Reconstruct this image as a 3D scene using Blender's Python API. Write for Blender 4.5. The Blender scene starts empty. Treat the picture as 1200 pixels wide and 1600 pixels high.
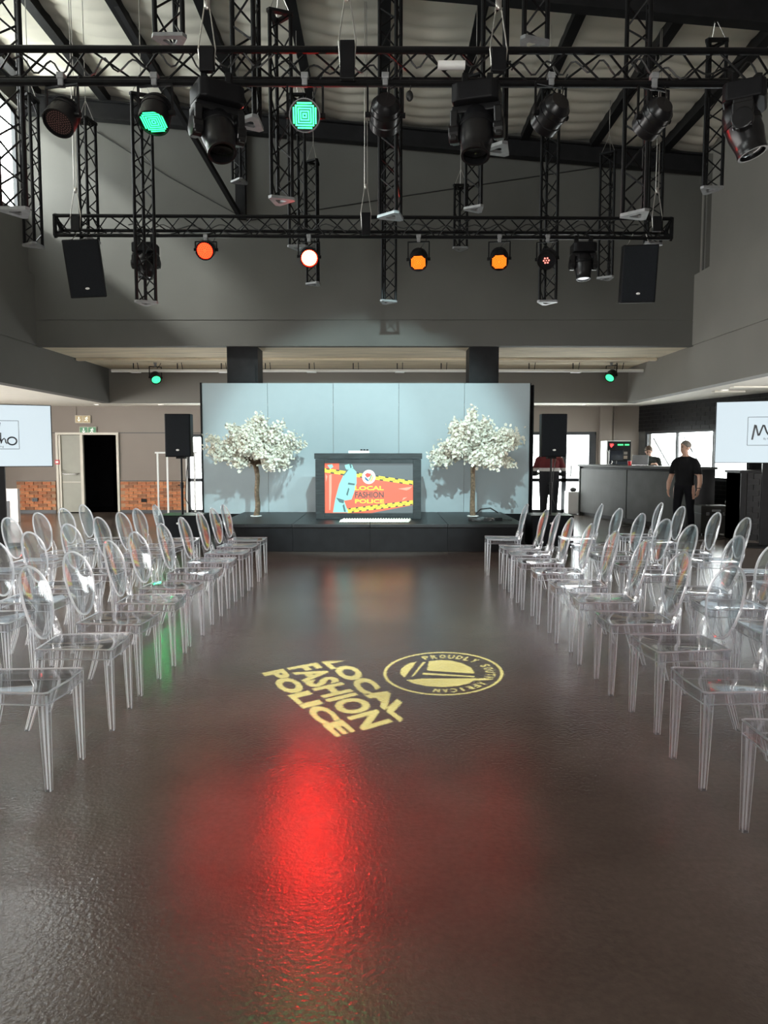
import bpy, bmesh, math, random
from mathutils import Vector, Matrix, Quaternion
from mathutils.geometry import delaunay_2d_cdt
random.seed(11)
SC = bpy.context.scene
COL = SC.collection
R = math.radians
PI = math.pi

# ------------------------------------------------------------------ camera
CAM_H, PITCH, FPX = 1.53, R(4.47), 1150.0
cd = bpy.data.cameras.new('camera'); cam = bpy.data.objects.new('camera', cd); COL.objects.link(cam)
cam.location = (0, 0, CAM_H); cam.rotation_euler = (R(90) - PITCH, 0, 0)
cd.sensor_fit = 'VERTICAL'; cd.sensor_height = 32.0; cd.sensor_width = 24.0
cd.lens = 32.0 * FPX / 1600.0; cd.clip_end = 200
SC.camera = cam

# ------------------------------------------------------------------ view + world
vs = SC.view_settings
vs.view_transform = 'Standard'; vs.look = 'None'; vs.gamma = 1.0; vs.use_curve_mapping = False
vs.exposure = 0.82
SC.cycles.transparent_max_bounces = 40
SC.cycles.max_bounces = 7
SC.cycles.glossy_bounces = 3
SC.cycles.diffuse_bounces = 4
SC.cycles.sample_clamp_indirect = 6.0
WORLD_STRENGTH = 9.0
w = bpy.data.worlds.new('world'); SC.world = w; w.use_nodes = True
bg = w.node_tree.nodes['Background']; bg.inputs[0].default_value = (1.0, 0.985, 0.95, 1); bg.inputs[1].default_value = WORLD_STRENGTH

def look_quat(d, up='Y'):
    return Vector(d).normalized().to_track_quat('-Z', up)

def light(name, kind, loc, target, energy, color=(1, 1, 1), **kw):
    ld = bpy.data.lights.new(name, kind); ld.energy = energy; ld.color = color
    for k, v in kw.items():
        setattr(ld, k, v)
    o = bpy.data.objects.new(name, ld); COL.objects.link(o); o.location = loc
    o.rotation_mode = 'QUATERNION'
    o.rotation_quaternion = look_quat(Vector(target) - Vector(loc))
    return o

# the sun, through the clerestory high in the far left corner
light('sun', 'SUN', (-20, 8, 22), (-20 + 1.0, 8 + 0.42, 22 - 0.74), 6.0, (1.0, 0.96, 0.88), angle=R(7))

def portal(loc, target, sx, sy):
    o = light('window_portal', 'AREA', loc, target, 1.0, shape='RECTANGLE', size=sx, size_y=sy)
    o.data.cycles.is_portal = True
    return o

# room dimensions (metres, camera over the origin, stage towards +Y)
XL, XR = -6.65, 5.90          # faces of the double-height hall
YU = 14.30                    # upper end wall
YB = 19.30                    # end wall below
ZS, ZC = 3.60, 2.78           # slab soffit, wing ceilings
YBULK = 18.0
YREAR = -6.0
def roof_z(x): return 8.35 - (x + 6.65) * 1.1 / 12.55
CX0, CY0 = 6.65, YB           # far right corner
WD = (0.259, -0.966)          # direction of the slanted right wall
# portals (daylight sampling) in the openings
portal((-0.3, YREAR + 0.05, 1.45), (-0.3, 0, 1.45), 5.0, 2.7)
portal((XL - 0.28, 13.35, 6.95), (0, 13.35, 6.95), 1.7, 1.9)
portal((XL - 0.28, 3.5, 6.95), (0, 3.5, 6.95), 15.0, 1.9)
portal((-11.0, 9.5, 1.38), (0, 9.5, 1.38), 15.0, 2.5)

# ------------------------------------------------------------------ pixel -> world at a given depth (1200x1600 frame)
def at(px, py, Y):
    dx, dy = (px - 600) / FPX, (800 - py) / FPX
    up = dy * math.cos(PITCH) - math.sin(PITCH); fw = math.cos(PITCH) + dy * math.sin(PITCH)
    s = Y / fw
    return Vector((dx * s, Y, CAM_H + up * s))
def at_z(px, py, z):
    dx, dy = (px - 600) / FPX, (800 - py) / FPX
    up = dy * math.cos(PITCH) - math.sin(PITCH); fw = math.cos(PITCH) + dy * math.sin(PITCH)
    s = (z - CAM_H) / up
    return Vector((dx * s, fw * s, z))

# ------------------------------------------------------------------ mesh helper
class MB:
    def __init__(self): self.v = []; self.f = []; self.mi = []
    def add(self, vs_, fs, M=None, mi=0):
        b = len(self.v)
        for p in vs_:
            p = Vector(p)
            self.v.append(M @ p if M is not None else p)
        for f in fs:
            self.f.append([b + i for i in f]); self.mi.append(mi)
        return self
    def box(self, x0, x1, y0, y1, z0, z1, M=None, mi=0):
        return self.add([(x0,y0,z0),(x1,y0,z0),(x1,y1,z0),(x0,y1,z0),(x0,y0,z1),(x1,y0,z1),(x1,y1,z1),(x0,y1,z1)],
                 [(3,2,1,0),(4,5,6,7),(0,1,5,4),(1,2,6,5),(2,3,7,6),(3,0,4,7)], M, mi)
    def cbox(self, c, s, M=None, mi=0):
        return self.box(c[0]-s[0]/2, c[0]+s[0]/2, c[1]-s[1]/2, c[1]+s[1]/2, c[2]-s[2]/2, c[2]+s[2]/2, M, mi)
    def cyl(self, p0, p1, r0, r1=None, n=10, M=None, mi=0, caps=True):
        r1 = r0 if r1 is None else r1
        p0, p1 = Vector(p0), Vector(p1)
        q = (p1 - p0).to_track_quat('Z', 'Y')
        vs_ = []
        for p, r in ((p0, r0), (p1, r1)):
            for k in range(n):
                a = 2*PI*(k+0.5)/n
                vs_.append(p + q @ Vector((r*math.cos(a), r*math.sin(a), 0)))
        fs = [(k, (k+1) % n, n+(k+1) % n, n+k) for k in range(n)]
        if caps: fs += [tuple(range(n-1, -1, -1)), tuple(range(n, 2*n))]
        return self.add(vs_, fs, M, mi)
    def lathe(self, prof, n=24, M=None, mi=0, cap0=False, cap1=False):
        vs_ = []
        for r, z in prof:
            for k in range(n):
                a = 2*PI*k/n
                vs_.append((r*math.cos(a), r*math.sin(a), z))
        fs = []
        for i in range(len(prof)-1):
            for k in range(n):
                fs.append((i*n+k, i*n+(k+1) % n, (i+1)*n+(k+1) % n, (i+1)*n+k))
        if cap0: fs.append(tuple(range(n-1, -1, -1)))
        if cap1: fs.append(tuple(range((len(prof)-1)*n, len(prof)*n)))
        return self.add(vs_, fs, M, mi)
    def tube(self, pts, r, n=6, M=None, mi=0, closed=False):
        pts = [Vector(p) for p in pts]; m = len(pts)
        rr = r if isinstance(r, (list, tuple)) else [r]*m
        vs_ = []; prev = None
        for i, p in enumerate(pts):
            if closed: t = pts[(i+1) % m] - pts[i-1]
            else: t = pts[min(i+1, m-1)] - pts[max(i-1, 0)]
            t = t.normalized() if t.length > 1e-9 else Vector((0,0,1))
            if prev is None:
                q = t.to_track_quat('Z', 'Y'); u = q @ Vector((1,0,0))
            else:
                u = prev - t*prev.dot(t)
                u = u.normalized() if u.length > 1e-6 else (t.to_track_quat('Z','Y') @ Vector((1,0,0)))
            prev = u; w_ = t.cross(u)
            for k in range(n):
                a = 2*PI*k/n
                vs_.append(p + (u*math.cos(a) + w_*math.sin(a))*rr[i])
        fs = []
        for i in range(m if closed else m-1):
            j = (i+1) % m
            for k in range(n):
                fs.append((i*n+k, i*n+(k+1) % n, j*n+(k+1) % n, j*n+k))
        if not closed:
            fs += [tuple(range(n-1, -1, -1)), tuple(range((m-1)*n, m*n))]
        return self.add(vs_, fs, M, mi)
    def prism(self, poly, z0, z1, M=None, mi=0):
        n = len(poly)
        vs_ = [(x, y, z0) for x, y in poly] + [(x, y, z1) for x, y in poly]
        fs = [tuple(range(n-1, -1, -1)), tuple(range(n, 2*n))] + [(k, (k+1) % n, n+(k+1) % n, n+k) for k in range(n)]
        return self.add(vs_, fs, M, mi)
    def sphere(self, c, r, n=12, m=8, M=None, mi=0):
        c = Vector(c); rx, ry, rz = (r, r, r) if not isinstance(r, (tuple, list)) else r
        vs_ = [c + Vector((0,0,-rz))]
        for i in range(1, m):
            b = -PI/2 + PI*i/m
            for k in range(n):
                a = 2*PI*k/n
                vs_.append(c + Vector((rx*math.cos(b)*math.cos(a), ry*math.cos(b)*math.sin(a), rz*math.sin(b))))
        vs_.append(c + Vector((0,0,rz)))
        fs = [(0, 1+(k+1) % n, 1+k) for k in range(n)]
        for i in range(m-2):
            for k in range(n):
                fs.append((1+i*n+k, 1+i*n+(k+1) % n, 1+(i+1)*n+(k+1) % n, 1+(i+1)*n+k))
        L = len(vs_)-1
        fs += [(L, 1+(m-2)*n+k, 1+(m-2)*n+(k+1) % n) for k in range(n)]
        return self.add(vs_, fs, M, mi)
    def mesh(self, name, mats):
        me = bpy.data.meshes.new(name)
        me.from_pydata([tuple(p) for p in self.v], [], self.f)
        if not isinstance(mats, (list, tuple)): mats = [mats]
        for m in mats: me.materials.append(m)
        if len(mats) > 1: me.polygons.foreach_set('material_index', self.mi)
        me.update()
        return me
    def build(self, name, mats, parent=None, loc=None, smooth=False, bevel=0, rotz=0):
        me = self.mesh(name, mats)
        if smooth:
            me.polygons.foreach_set('use_smooth', [True]*len(me.polygons))
            try: me.set_sharp_from_angle(angle=R(40))
            except Exception: pass
        o = bpy.data.objects.new(name, me); COL.objects.link(o)
        if parent is not None: o.parent = parent
        if loc is not None: o.location = loc
        if rotz: o.rotation_euler.z = rotz
        if bevel:
            b = o.modifiers.new('bevel', 'BEVEL'); b.width = bevel; b.segments = 2; b.limit_method = 'ANGLE'
        return o

def tag(o, label=None, cat=None, group=None, kind=None):
    if label: o['label'] = label
    if cat: o['category'] = cat
    if group: o['group'] = group
    if kind: o['kind'] = kind
    return o
def thing(name, label, cat, loc=(0,0,0), rotz=0, group=None):
    o = bpy.data.objects.new(name, None); COL.objects.link(o); o.empty_display_size = 0.2
    o.location = loc; o.rotation_euler = (0, 0, rotz)
    return tag(o, label, cat, group)
def struct(o): return tag(o, kind='structure')
def copy_tree(o, parent=None):
    c = o.copy(); COL.objects.link(c)
    if parent is not None: c.parent = parent
    for ch in list(o.children): copy_tree(ch, c)
    return c

# ------------------------------------------------------------------ materials
def lin(h):
    h = h.lstrip('#'); out = []
    for i in (0, 2, 4):
        c = int(h[i:i+2], 16)/255
        out.append(c/12.92 if c <= 0.04045 else ((c+0.055)/1.055)**2.4)
    return tuple(out)
def mat(name, col, rough=0.5, metal=0.0, var=0.12, scale=6.0, bump=0.0, bscale=60.0, spec=0.5, detail=4.0, stretch=None, emit=None, estr=0.0, rvar=0.0):
    m = bpy.data.materials.new(name); m.use_nodes = True
    nt = m.node_tree; N = nt.nodes; L = nt.links; b = N['Principled BSDF']
    c = lin(col) if isinstance(col, str) else col
    tc = N.new('ShaderNodeTexCoord'); src = tc.outputs['Object']
    if stretch:
        mp = N.new('ShaderNodeMapping'); mp.inputs['Scale'].default_value = stretch; L.new(src, mp.inputs[0]); src = mp.outputs[0]
    nz = N.new('ShaderNodeTexNoise'); nz.inputs['Scale'].default_value = scale; nz.inputs['Detail'].default_value = detail
    L.new(src, nz.inputs['Vector'])
    rp = N.new('ShaderNodeValToRGB')
    rp.color_ramp.elements[0].position = 0.3; rp.color_ramp.elements[1].position = 0.7
    rp.color_ramp.elements[0].color = (*[x*(1-var) for x in c], 1); rp.color_ramp.elements[1].color = (*[min(1, x*(1+var)) for x in c], 1)
    L.new(nz.outputs[0], rp.inputs[0]); L.new(rp.outputs[0], b.inputs['Base Color'])
    b.inputs['Roughness'].default_value = rough; b.inputs['Metallic'].default_value = metal
    b.inputs['Specular IOR Level'].default_value = spec
    if rvar:
        mr = N.new('ShaderNodeMapRange'); mr.inputs[3].default_value = rough-rvar; mr.inputs[4].default_value = rough+rvar
        L.new(nz.outputs[0], mr.inputs[0]); L.new(mr.outputs[0], b.inputs['Roughness'])
    if bump:
        n2 = N.new('ShaderNodeTexNoise'); n2.inputs['Scale'].default_value = bscale; n2.inputs['Detail'].default_value = 3
        L.new(src, n2.inputs['Vector'])
        bp = N.new('ShaderNodeBump'); bp.inputs['Strength'].default_value = bump; bp.inputs['Distance'].default_value = 0.02
        L.new(n2.outputs[0], bp.inputs['Height']); L.new(bp.outputs[0], b.inputs['Normal'])
    if emit is not None:
        e = lin(emit) if isinstance(emit, str) else emit
        b.inputs['Emission Color'].default_value = (*e, 1); b.inputs['Emission Strength'].default_value = estr
    return m
def emitm(name, col, strength):
    m = bpy.data.materials.new(name); m.use_nodes = True
    b = m.node_tree.nodes['Principled BSDF']
    c = lin(col) if isinstance(col, str) else col
    b.inputs['Base Color'].default_value = (*[x*0.2 for x in c], 1); b.inputs['Roughness'].default_value = 0.4
    b.inputs['Emission Color'].default_value = (*c, 1); b.inputs['Emission Strength'].default_value = strength
    return m
def acrylic(name, tint, base_fac, gloss_tint=(1,1,1), rough=0.03, haze=0.05, edge=0.6, hcol=0.85):
    m = bpy.data.materials.new(name); m.use_nodes = True
    nt = m.node_tree; N = nt.nodes; L = nt.links; N.clear()
    out = N.new('ShaderNodeOutputMaterial')
    tr = N.new('ShaderNodeBsdfTransparent'); tr.inputs[0].default_value = (*tint, 1)
    gl = N.new('ShaderNodeBsdfGlossy'); gl.inputs['Color'].default_value = (*gloss_tint, 1); gl.inputs['Roughness'].default_value = rough
    lw = N.new('ShaderNodeLayerWeight'); lw.inputs[0].default_value = 0.5   # longer way through the plastic at a slant: darker edges
    pw_ = N.new('ShaderNodeMath'); pw_.operation = 'POWER'; pw_.inputs[1].default_value = 2.5; L.new(lw.outputs['Facing'], pw_.inputs[0])
    tm = N.new('ShaderNodeMixRGB'); tm.inputs[1].default_value = (*tint, 1); tm.inputs[2].default_value = (*[x*edge for x in tint], 1)
    L.new(pw_.outputs[0], tm.inputs[0]); L.new(tm.outputs[0], tr.inputs[0])
    df = N.new('ShaderNodeBsdfTranslucent'); df.inputs[0].default_value = (hcol*.95, hcol, hcol*1.04, 1)
    fr = N.new('ShaderNodeFresnel'); gm = N.new('ShaderNodeNewGeometry')
    im = N.new('ShaderNodeMapRange'); im.inputs[3].default_value = 1.5; im.inputs[4].default_value = 1/1.5   # same reflectance on both faces of a thin wall
    L.new(gm.outputs['Backfacing'], im.inputs[0]); L.new(im.outputs[0], fr.inputs['IOR'])
    ma = N.new('ShaderNodeMath'); ma.operation = 'MULTIPLY_ADD'; ma.inputs[1].default_value = 1.0; ma.inputs[2].default_value = base_fac; ma.use_clamp = True
    L.new(fr.outputs[0], ma.inputs[0])
    m1 = N.new('ShaderNodeMixShader'); m1.inputs[0].default_value = haze; L.new(tr.outputs[0], m1.inputs[1]); L.new(df.outputs[0], m1.inputs[2])
    m2 = N.new('ShaderNodeMixShader'); L.new(ma.outputs[0], m2.inputs[0]); L.new(m1.outputs[0], m2.inputs[1]); L.new(gl.outputs[0], m2.inputs[2])
    L.new(m2.outputs[0], out.inputs[0])
    return m
def glass(name, tint=(0.92, 0.96, 0.97)):
    m = bpy.data.materials.new(name); m.use_nodes = True
    nt = m.node_tree; N = nt.nodes; L = nt.links; N.clear()
    out = N.new('ShaderNodeOutputMaterial'); tr = N.new('ShaderNodeBsdfTransparent'); tr.inputs[0].default_value = (*tint, 1)
    gl = N.new('ShaderNodeBsdfGlossy'); gl.inputs['Roughness'].default_value = 0.02
    mx = N.new('ShaderNodeMixShader'); mx.inputs[0].default_value = 0.06
    L.new(tr.outputs[0], mx.inputs[1]); L.new(gl.outputs[0], mx.inputs[2]); L.new(mx.outputs[0], out.inputs[0])
    return m
def floor_mat():
    m = bpy.data.materials.new('polished_concrete'); m.use_nodes = True
    nt = m.node_tree; N = nt.nodes; L = nt.links; b = N['Principled BSDF']
    tc = N.new('ShaderNodeTexCoord')
    n1 = N.new('ShaderNodeTexNoise'); n1.inputs['Scale'].default_value = 0.9; n1.inputs['Detail'].default_value = 5; n1.inputs['Roughness'].default_value = 0.5
    L.new(tc.outputs['Object'], n1.inputs['Vector'])
    rp = N.new('ShaderNodeValToRGB'); e = rp.color_ramp.elements
    e[0].position = 0.28; e[0].color = (0.080, 0.063, 0.053, 1); e[1].position = 0.72; e[1].color = (0.170, 0.140, 0.122, 1)
    L.new(n1.outputs[0], rp.inputs[0])
    n2 = N.new('ShaderNodeTexNoise'); n2.inputs['Scale'].default_value = 38; n2.inputs['Detail'].default_value = 5
    L.new(tc.outputs['Object'], n2.inputs['Vector'])
    mx = N.new('ShaderNodeMixRGB'); mx.blend_type = 'MULTIPLY'; mx.inputs[0].default_value = 0.35
    L.new(rp.outputs[0], mx.inputs[1]); L.new(n2.outputs[0], mx.inputs[2]); L.new(mx.outputs[0], b.inputs['Base Color'])
    mr = N.new('ShaderNodeMapRange'); mr.inputs[1].default_value = 0.3; mr.inputs[2].default_value = 0.7; mr.inputs[3].default_value = 0.16; mr.inputs[4].default_value = 0.26
    n5 = N.new('ShaderNodeTexNoise'); n5.inputs['Scale'].default_value = 0.6; n5.inputs['Detail'].default_value = 2; L.new(tc.outputs['Object'], n5.inputs['Vector'])
    L.new(n5.outputs[0], mr.inputs[0]); L.new(mr.outputs[0], b.inputs['Roughness'])
    b.inputs['Specular IOR Level'].default_value = 0.6
    n3 = N.new('ShaderNodeTexNoise'); n3.inputs['Scale'].default_value = 55; n3.inputs['Detail'].default_value = 4
    L.new(tc.outputs['Object'], n3.inputs['Vector'])
    n4 = N.new('ShaderNodeTexVoronoi'); n4.inputs['Scale'].default_value = 3.0; n4.feature = 'DISTANCE_TO_EDGE'
    L.new(tc.outputs['Object'], n4.inputs['Vector'])
    bp = N.new('ShaderNodeBump'); bp.inputs['Strength'].default_value = 0.24; bp.inputs['Distance'].default_value = 0.008
    L.new(n3.outputs[0], bp.inputs['Height']); L.new(bp.outputs[0], b.inputs['Normal'])
    return m

M_floor = floor_mat()
M_wall = mat('dark_grey_paint', (0.100, 0.098, 0.089), 0.75, var=0.10, scale=0.7, bump=0.05, bscale=30)
M_wall_low = mat('taupe_paint', (0.25, 0.215, 0.188), 0.8, var=0.05, scale=0.8)
M_bulk = mat('olive_grey_paint', (0.18, 0.17, 0.152), 0.75, var=0.06, scale=0.8)
M_white_ceiling = mat('white_ceiling_paint', (0.93, 0.90, 0.81), 0.8, var=0.03)
M_concrete = mat('board_marked_concrete', (0.78, 0.68, 0.51), 0.85, var=0.22, scale=3.0, stretch=(0.35, 4, 1), bump=0.15, bscale=20)
M_insul = mat('roof_insulation', (0.80, 0.77, 0.67), 0.7, var=0.05, scale=1.5)
M_steel = mat('dark_steel', (0.014, 0.014, 0.015), 0.5, var=0.2, spec=0.15)
M_truss = mat('black_truss_tube', (0.007, 0.007, 0.0075), 0.4, var=0.3, scale=12, spec=0.14)
M_plate = mat('bare_aluminium_plate', (0.24, 0.245, 0.25), 0.45, metal=0.3, var=0.15, scale=14)
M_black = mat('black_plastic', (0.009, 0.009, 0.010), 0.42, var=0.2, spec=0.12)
M_blacksatin = mat('black_satin_metal', (0.008, 0.008, 0.009), 0.3, var=0.2, spec=0.4)
M_grille = mat('black_speaker_grille', (0.010, 0.012, 0.015), 0.6, var=0.25, scale=90, spec=0.12)
M_cable = mat('black_cable_rubber', (0.012, 0.012, 0.012), 0.5)
M_wire = mat('steel_wire', (0.45, 0.43, 0.40), 0.35, metal=0.8)
M_chrome = mat('bright_metal', (0.75, 0.75, 0.75), 0.2, metal=0.9)
M_stage = mat('black_stage_ply', (0.014, 0.016, 0.018), 0.4, var=0.35, scale=3, stretch=(1, 9, 1), spec=0.3)
M_backdrop = mat('pale_backdrop_board', (0.33, 0.395, 0.42), 0.6, var=0.015)
M_cabinet = mat('dark_stained_timber', (0.022, 0.028, 0.030), 0.45, spec=0.25, var=0.45, scale=5, stretch=(1, 1, 8))
M_white = mat('white_plastic', (0.82, 0.82, 0.80), 0.4, var=0.02)
M_bark = mat('brown_bark', (0.14, 0.095, 0.06), 0.85, var=0.5, scale=25, bump=0.5, bscale=40)
M_petal = mat('cream_blossom', (0.76, 0.73, 0.63), 0.7, var=0.06)
M_counter = mat('grey_counter_panel', (0.050, 0.052, 0.049), 0.5, spec=0.2, var=0.2, scale=2.5)
M_tile = mat('black_glazed_tile', (0.012, 0.012, 0.013), 0.28, var=0.25, scale=2, spec=0.25)
M_grout = mat('charcoal_grout', (0.075, 0.073, 0.070), 0.9)
M_mortar = mat('brown_mortar', (0.42, 0.27, 0.17), 0.9)
M_bricks = [mat('brick_orange', (0.56, 0.225, 0.10), 0.85, var=0.25, scale=20), mat('brick_red', (0.45, 0.16, 0.072), 0.85, var=0.25, scale=20),
            mat('brick_brown', (0.29, 0.125, 0.065), 0.85, var=0.25, scale=20)]
M_frame = mat('charcoal_window_frame', (0.030, 0.034, 0.040), 0.4)
M_glass = glass('window_glass')
M_door = mat('sage_door_paint', (0.33, 0.33, 0.28), 0.55, var=0.03)
M_doorframe = mat('cream_door_frame', (0.62, 0.58, 0.50), 0.5, var=0.03)
M_marble = mat('white_marble', (0.75, 0.70, 0.70), 0.25, var=0.18, scale=6, stretch=(1, 1, 0.5))
M_skin = mat('skin', (0.50, 0.30, 0.22), 0.55, var=0.06)
M_hair = mat('brown_hair', (0.11, 0.075, 0.05), 0.7, var=0.3, scale=60)
M_hairg = mat('greying_hair', (0.16, 0.14, 0.12), 0.7, var=0.3, scale=60)
M_tshirt = mat('black_cotton', (0.010, 0.010, 0.011), 0.9, var=0.2, spec=0.1)
M_trouser = mat('black_trouser', (0.008, 0.008, 0.010), 0.9, var=0.2, spec=0.1)
M_maroon = mat('maroon_knit', (0.14, 0.018, 0.022), 0.85)
M_stripe = mat('white_knit', (0.70, 0.68, 0.66), 0.85)
M_navy = mat('navy_trouser', (0.016, 0.017, 0.022), 0.85)
M_acr = acrylic('clear_acrylic', (0.955, 0.965, 0.975), 0.0, haze=0.034, edge=0.7)
M_acr_rim = acrylic('whitened_acrylic_edge', (0.94, 0.955, 0.97), 0.02, haze=0.45, rough=0.04, edge=0.7, hcol=0.85)  # white haze stands in for light gathered along the edges
M_acr_leg = acrylic('clear_acrylic_leg', (0.95, 0.96, 0.975), 0.015, haze=0.085, rough=0.03, edge=0.6, hcol=0.85)
M_red = emitm('red_led', (1.0, 0.013, 0.003), 10)
M_redhot = emitm('bright_red_led', (1.0, 0.005, 0.002), 400)
M_orange = emitm('orange_led', (1.0, 0.13, 0.008), 2.2)
M_green = emitm('green_led', (0.03, 1.0, 0.24), 2.4)
M_greensoft = emitm('soft_green_led', (0.05, 1.0, 0.30), 1.6)
M_leddark = mat('unlit_led', (0.10, 0.05, 0.045), 0.3)
M_redot = emitm('dim_red_led', (1.0, 0.25, 0.2), 1.2)

# ================================================================== THE SETTING
struct(MB().box(-14, 14.5, -6.8, 20, -0.12, 0).build('floor', M_floor))

# ---- hall side walls: bulkhead band, parapet band, recessed upper wall
def hall_side(name, x, sgn, openings):
    m = MB()
    a = lambda d: x + sgn*d
    def b(d0, d1, y0, y1, z0, z1): m.box(min(a(d0), a(d1)), max(a(d0), a(d1)), y0, y1, z0, z1)
    b(0, .25, YREAR, YBULK+.2, ZC, ZS-.012)
    b(.02, .25, YREAR, YU, ZS-.012, ZS+.012)
    b(0, .25, YU+.15, YBULK+.2, ZS-.012, ZS+.35)
    b(0, .25, YREAR, YU+.15, ZS+.012, 4.93)
    if not openings:
        b(.10, .30, YREAR, YU+.2, 4.93, 9.0)
    else:
        y0, y1, z0, z1 = openings
        b(.10, .30, YREAR, -4, 4.93, 9.0); b(.10, .30, 11, y0, 4.93, 9.0); b(.10, .30, -4, 11, 4.93, z0); b(.10, .30, -4, 11, z1, 9.0); b(.10, .30, y1, YU+.2, 4.93, 9.0)
        b(.10, .30, y0, y1, 4.93, z0); b(.10, .30, y0, y1, z1, 9.0)
    return struct(m.build(name, M_wall if sgn < 0 else M_bulk))
CL = (12.5, 14.22, 6.0, 7.92)
wl = hall_side('wall_left', XL, -1, CL)
wr = hall_side('wall_right', XR, 1, None)
# clerestory glazing
m = MB()
for y in (CL[0], CL[1]-.05): m.box(XL-.26, XL-.20, y, y+.05, CL[2], CL[3])
for z in (CL[2], CL[3]-.05): m.box(XL-.26, XL-.20, CL[0], CL[1], z, z+.05)
win = struct(m.build('window_1', M_frame))
MB().box(XL-.235, XL-.225, CL[0], CL[1], CL[2], CL[3]).build('pane', M_glass, win)
# the rest of the clerestory, with an unseen eave added to block the sun
m = MB()
for k in range(7): m.box(XL-.26, XL-.20, -4 + k*2.49, -4 + k*2.49 + .05, CL[2], CL[3])
for z in (CL[2], CL[3]-.05): m.box(XL-.26, XL-.20, -4, 11, z, z+.05)
win = struct(m.build('window_8', M_frame))
MB().box(XL-.235, XL-.225, -4, 11, CL[2], CL[3]).build('pane', M_glass, win)
struct(MB().box(XL-3.4, XL-.25, -9.0, 11.4, 8.3, 8.4).build('added_eave', M_wall_low))  # added out of view, only to keep direct sun off these windows
# rainwater trim in the right corner
struct(MB().box(XR+.02, XR+.10, YU-.42, YU-.36, 4.93, 7.0).box(XR+.02, XR+.10, YU-.30, YU-.26, 4.93, 7.0).build('trim_1', M_wall))

# ---- upper end wall in two lifts with a groove between, slab edge below
m = MB()
m.box(XL-.1, XR+.1, YU, YU+.2, ZS, 4.08)
m.box(XL-.1, XR+.1, YU+.015, YU+.2, 4.08, 4.095)
m.box(XL-.1, XR+.1, YU, YU+.2, 4.095, 9.0)
wall_end = struct(m.build('wall_end_upper', M_wall))
MB().tube([at(385, 345, YU-.01), at(640, 305, YU-.01), at(1088, 238, YU-.01)], 0.010, 5).build('conduit', M_cable, wall_end)  # thin dark tube along the slanting line across the wall
MB().tube([at(150, 205, YU-.02), at(262, 275, YU-.02), at(372, 336, YU-.02)], 0.010, 5).build('conduit', M_cable, wall_end)
col_p = at(377, 250, YU)
MB().box(col_p.x-.09, col_p.x+.09, YU-.17, YU, 5.95, 8.3).build('steel_column', M_steel, wall_end)
MB().cyl(at(376, 340, YU-.1), (-3.85, 10.9, 8.0), 0.055, n=4).build('knee_brace', M_steel, wall_end)

# ---- slab over the stage end, bulkhead and low ceilings
struct(MB().box(XL+.001, XR-.001, YU+.012, YBULK+.1, ZS+.002, ZS+.3).build('ceiling_slab', M_concrete))
struct(MB().box(XL, XR, YBULK, YBULK+.2, ZC, ZS).build('wall_bulkhead', M_bulk))
struct(MB().box(XL+.02, XR-.02, 16.05, 16.17, ZS-.05, ZS).build('trim_2', M_concrete))
struct(MB().box(-13.2, XL-.012, YREAR-.2, YB+.2, ZC+.002, ZC+.15).build('ceiling_left', M_white_ceiling))
struct(MB().box(XL, XR+.25, YBULK+.02, YB+.2, ZC+.004, ZC+.15).build('ceiling_back', M_white_ceiling))
struct(MB().box(XR+.012, 14.4, YREAR-.2, YB+.2, ZC+.002, ZC+.15).build('ceiling_right', M_white_ceiling))
# flush slots in the wing ceilings
struct(MB().box(XL-1.75, XL-.85, 12.9, 13.1, ZC-.03, ZC).build('trim_3', M_white_ceiling))
struct(MB().box(XR+.5, XR+1.2, 13.6, 13.75, ZC-.03, ZC).build('trim_4', M_white_ceiling))
struct(MB().box(XR+.6, XR+1.2, 14.6, 14.75, ZC-.03, ZC).build('trim_5', M_white_ceiling))
for i, (px, py) in enumerate([(478, 0), (895, 0)]): pass
# recessed downlights
for k, (x, y) in enumerate([(-7.2, 18.6), (-5.6, 18.6), (5.0, 18.6), (6.25, 17.2), (6.6, 14.4)]):
    t = thing('downlight', ['small downlight over the exit doors', 'small downlight above the left speaker', 'small downlight above the glazed door',
              'small downlight near the dark tile wall corner', 'small downlight over the right video screen'][k], 'downlight', (x, y, ZC))
    MB().lathe([(.075, 0), (.075, -.012), (.055, -.012)], 16).build('bezel', M_white, t)
    MB().lathe([(.055, -.008), (.001, -.008)], 16).build('lens', emitm('downlight_lens', (1, .95, .85), 2.0), t)

# ---- columns at the slab edge
for k, (a, b) in enumerate([(355, 403), (733, 779)]):
    x0, x1 = at(a, 560, 14.45).x, at(b, 560, 14.45).x
    o = struct(MB().box(x0, x1, 14.42, 15.0, 0, ZS).build('column_%d' % (k+1), M_steel))
    MB().box(x0+.05, x1-.05, 14.40, 14.42, 2.3, 3.25).build('panel', M_steel, o)

# ---- end wall below the slab, with doors and glazing
m = MB()
segs = [(-13.0, -8.52, 0, ZC), (-8.52, -6.96, 2.07, ZC), (-6.96, -5.15, 0, ZC), (-5.15, -3.7, 2.06, ZC), (-3.7, 3.5, 0, ZC), (3.5, 5.54, 2.12, ZC), (5.54, CX0+.2, 0, ZC)]
for x0, x1, z0, z1 in segs: m.box(x0, x1, YB, YB+.2, z0, z1)
wall_back = struct(m.build('wall_back', M_wall_low))
MB().box(-9.6, -3.7, YB-.012, YB, 2.085, 2.10).build('wall_joint', M_frame, wall_back)
px = at(950, 700, YB).x
MB().box(px-.25, px+.06, YB-.12, YB, 0, ZC).build('pier', M_wall_low, wall_back)
MB().cyl((px+.13, YB-.03, 1.9), (px+.13, YB-.03, ZC), .02).build('conduit', M_wall_low, wall_back)
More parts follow.
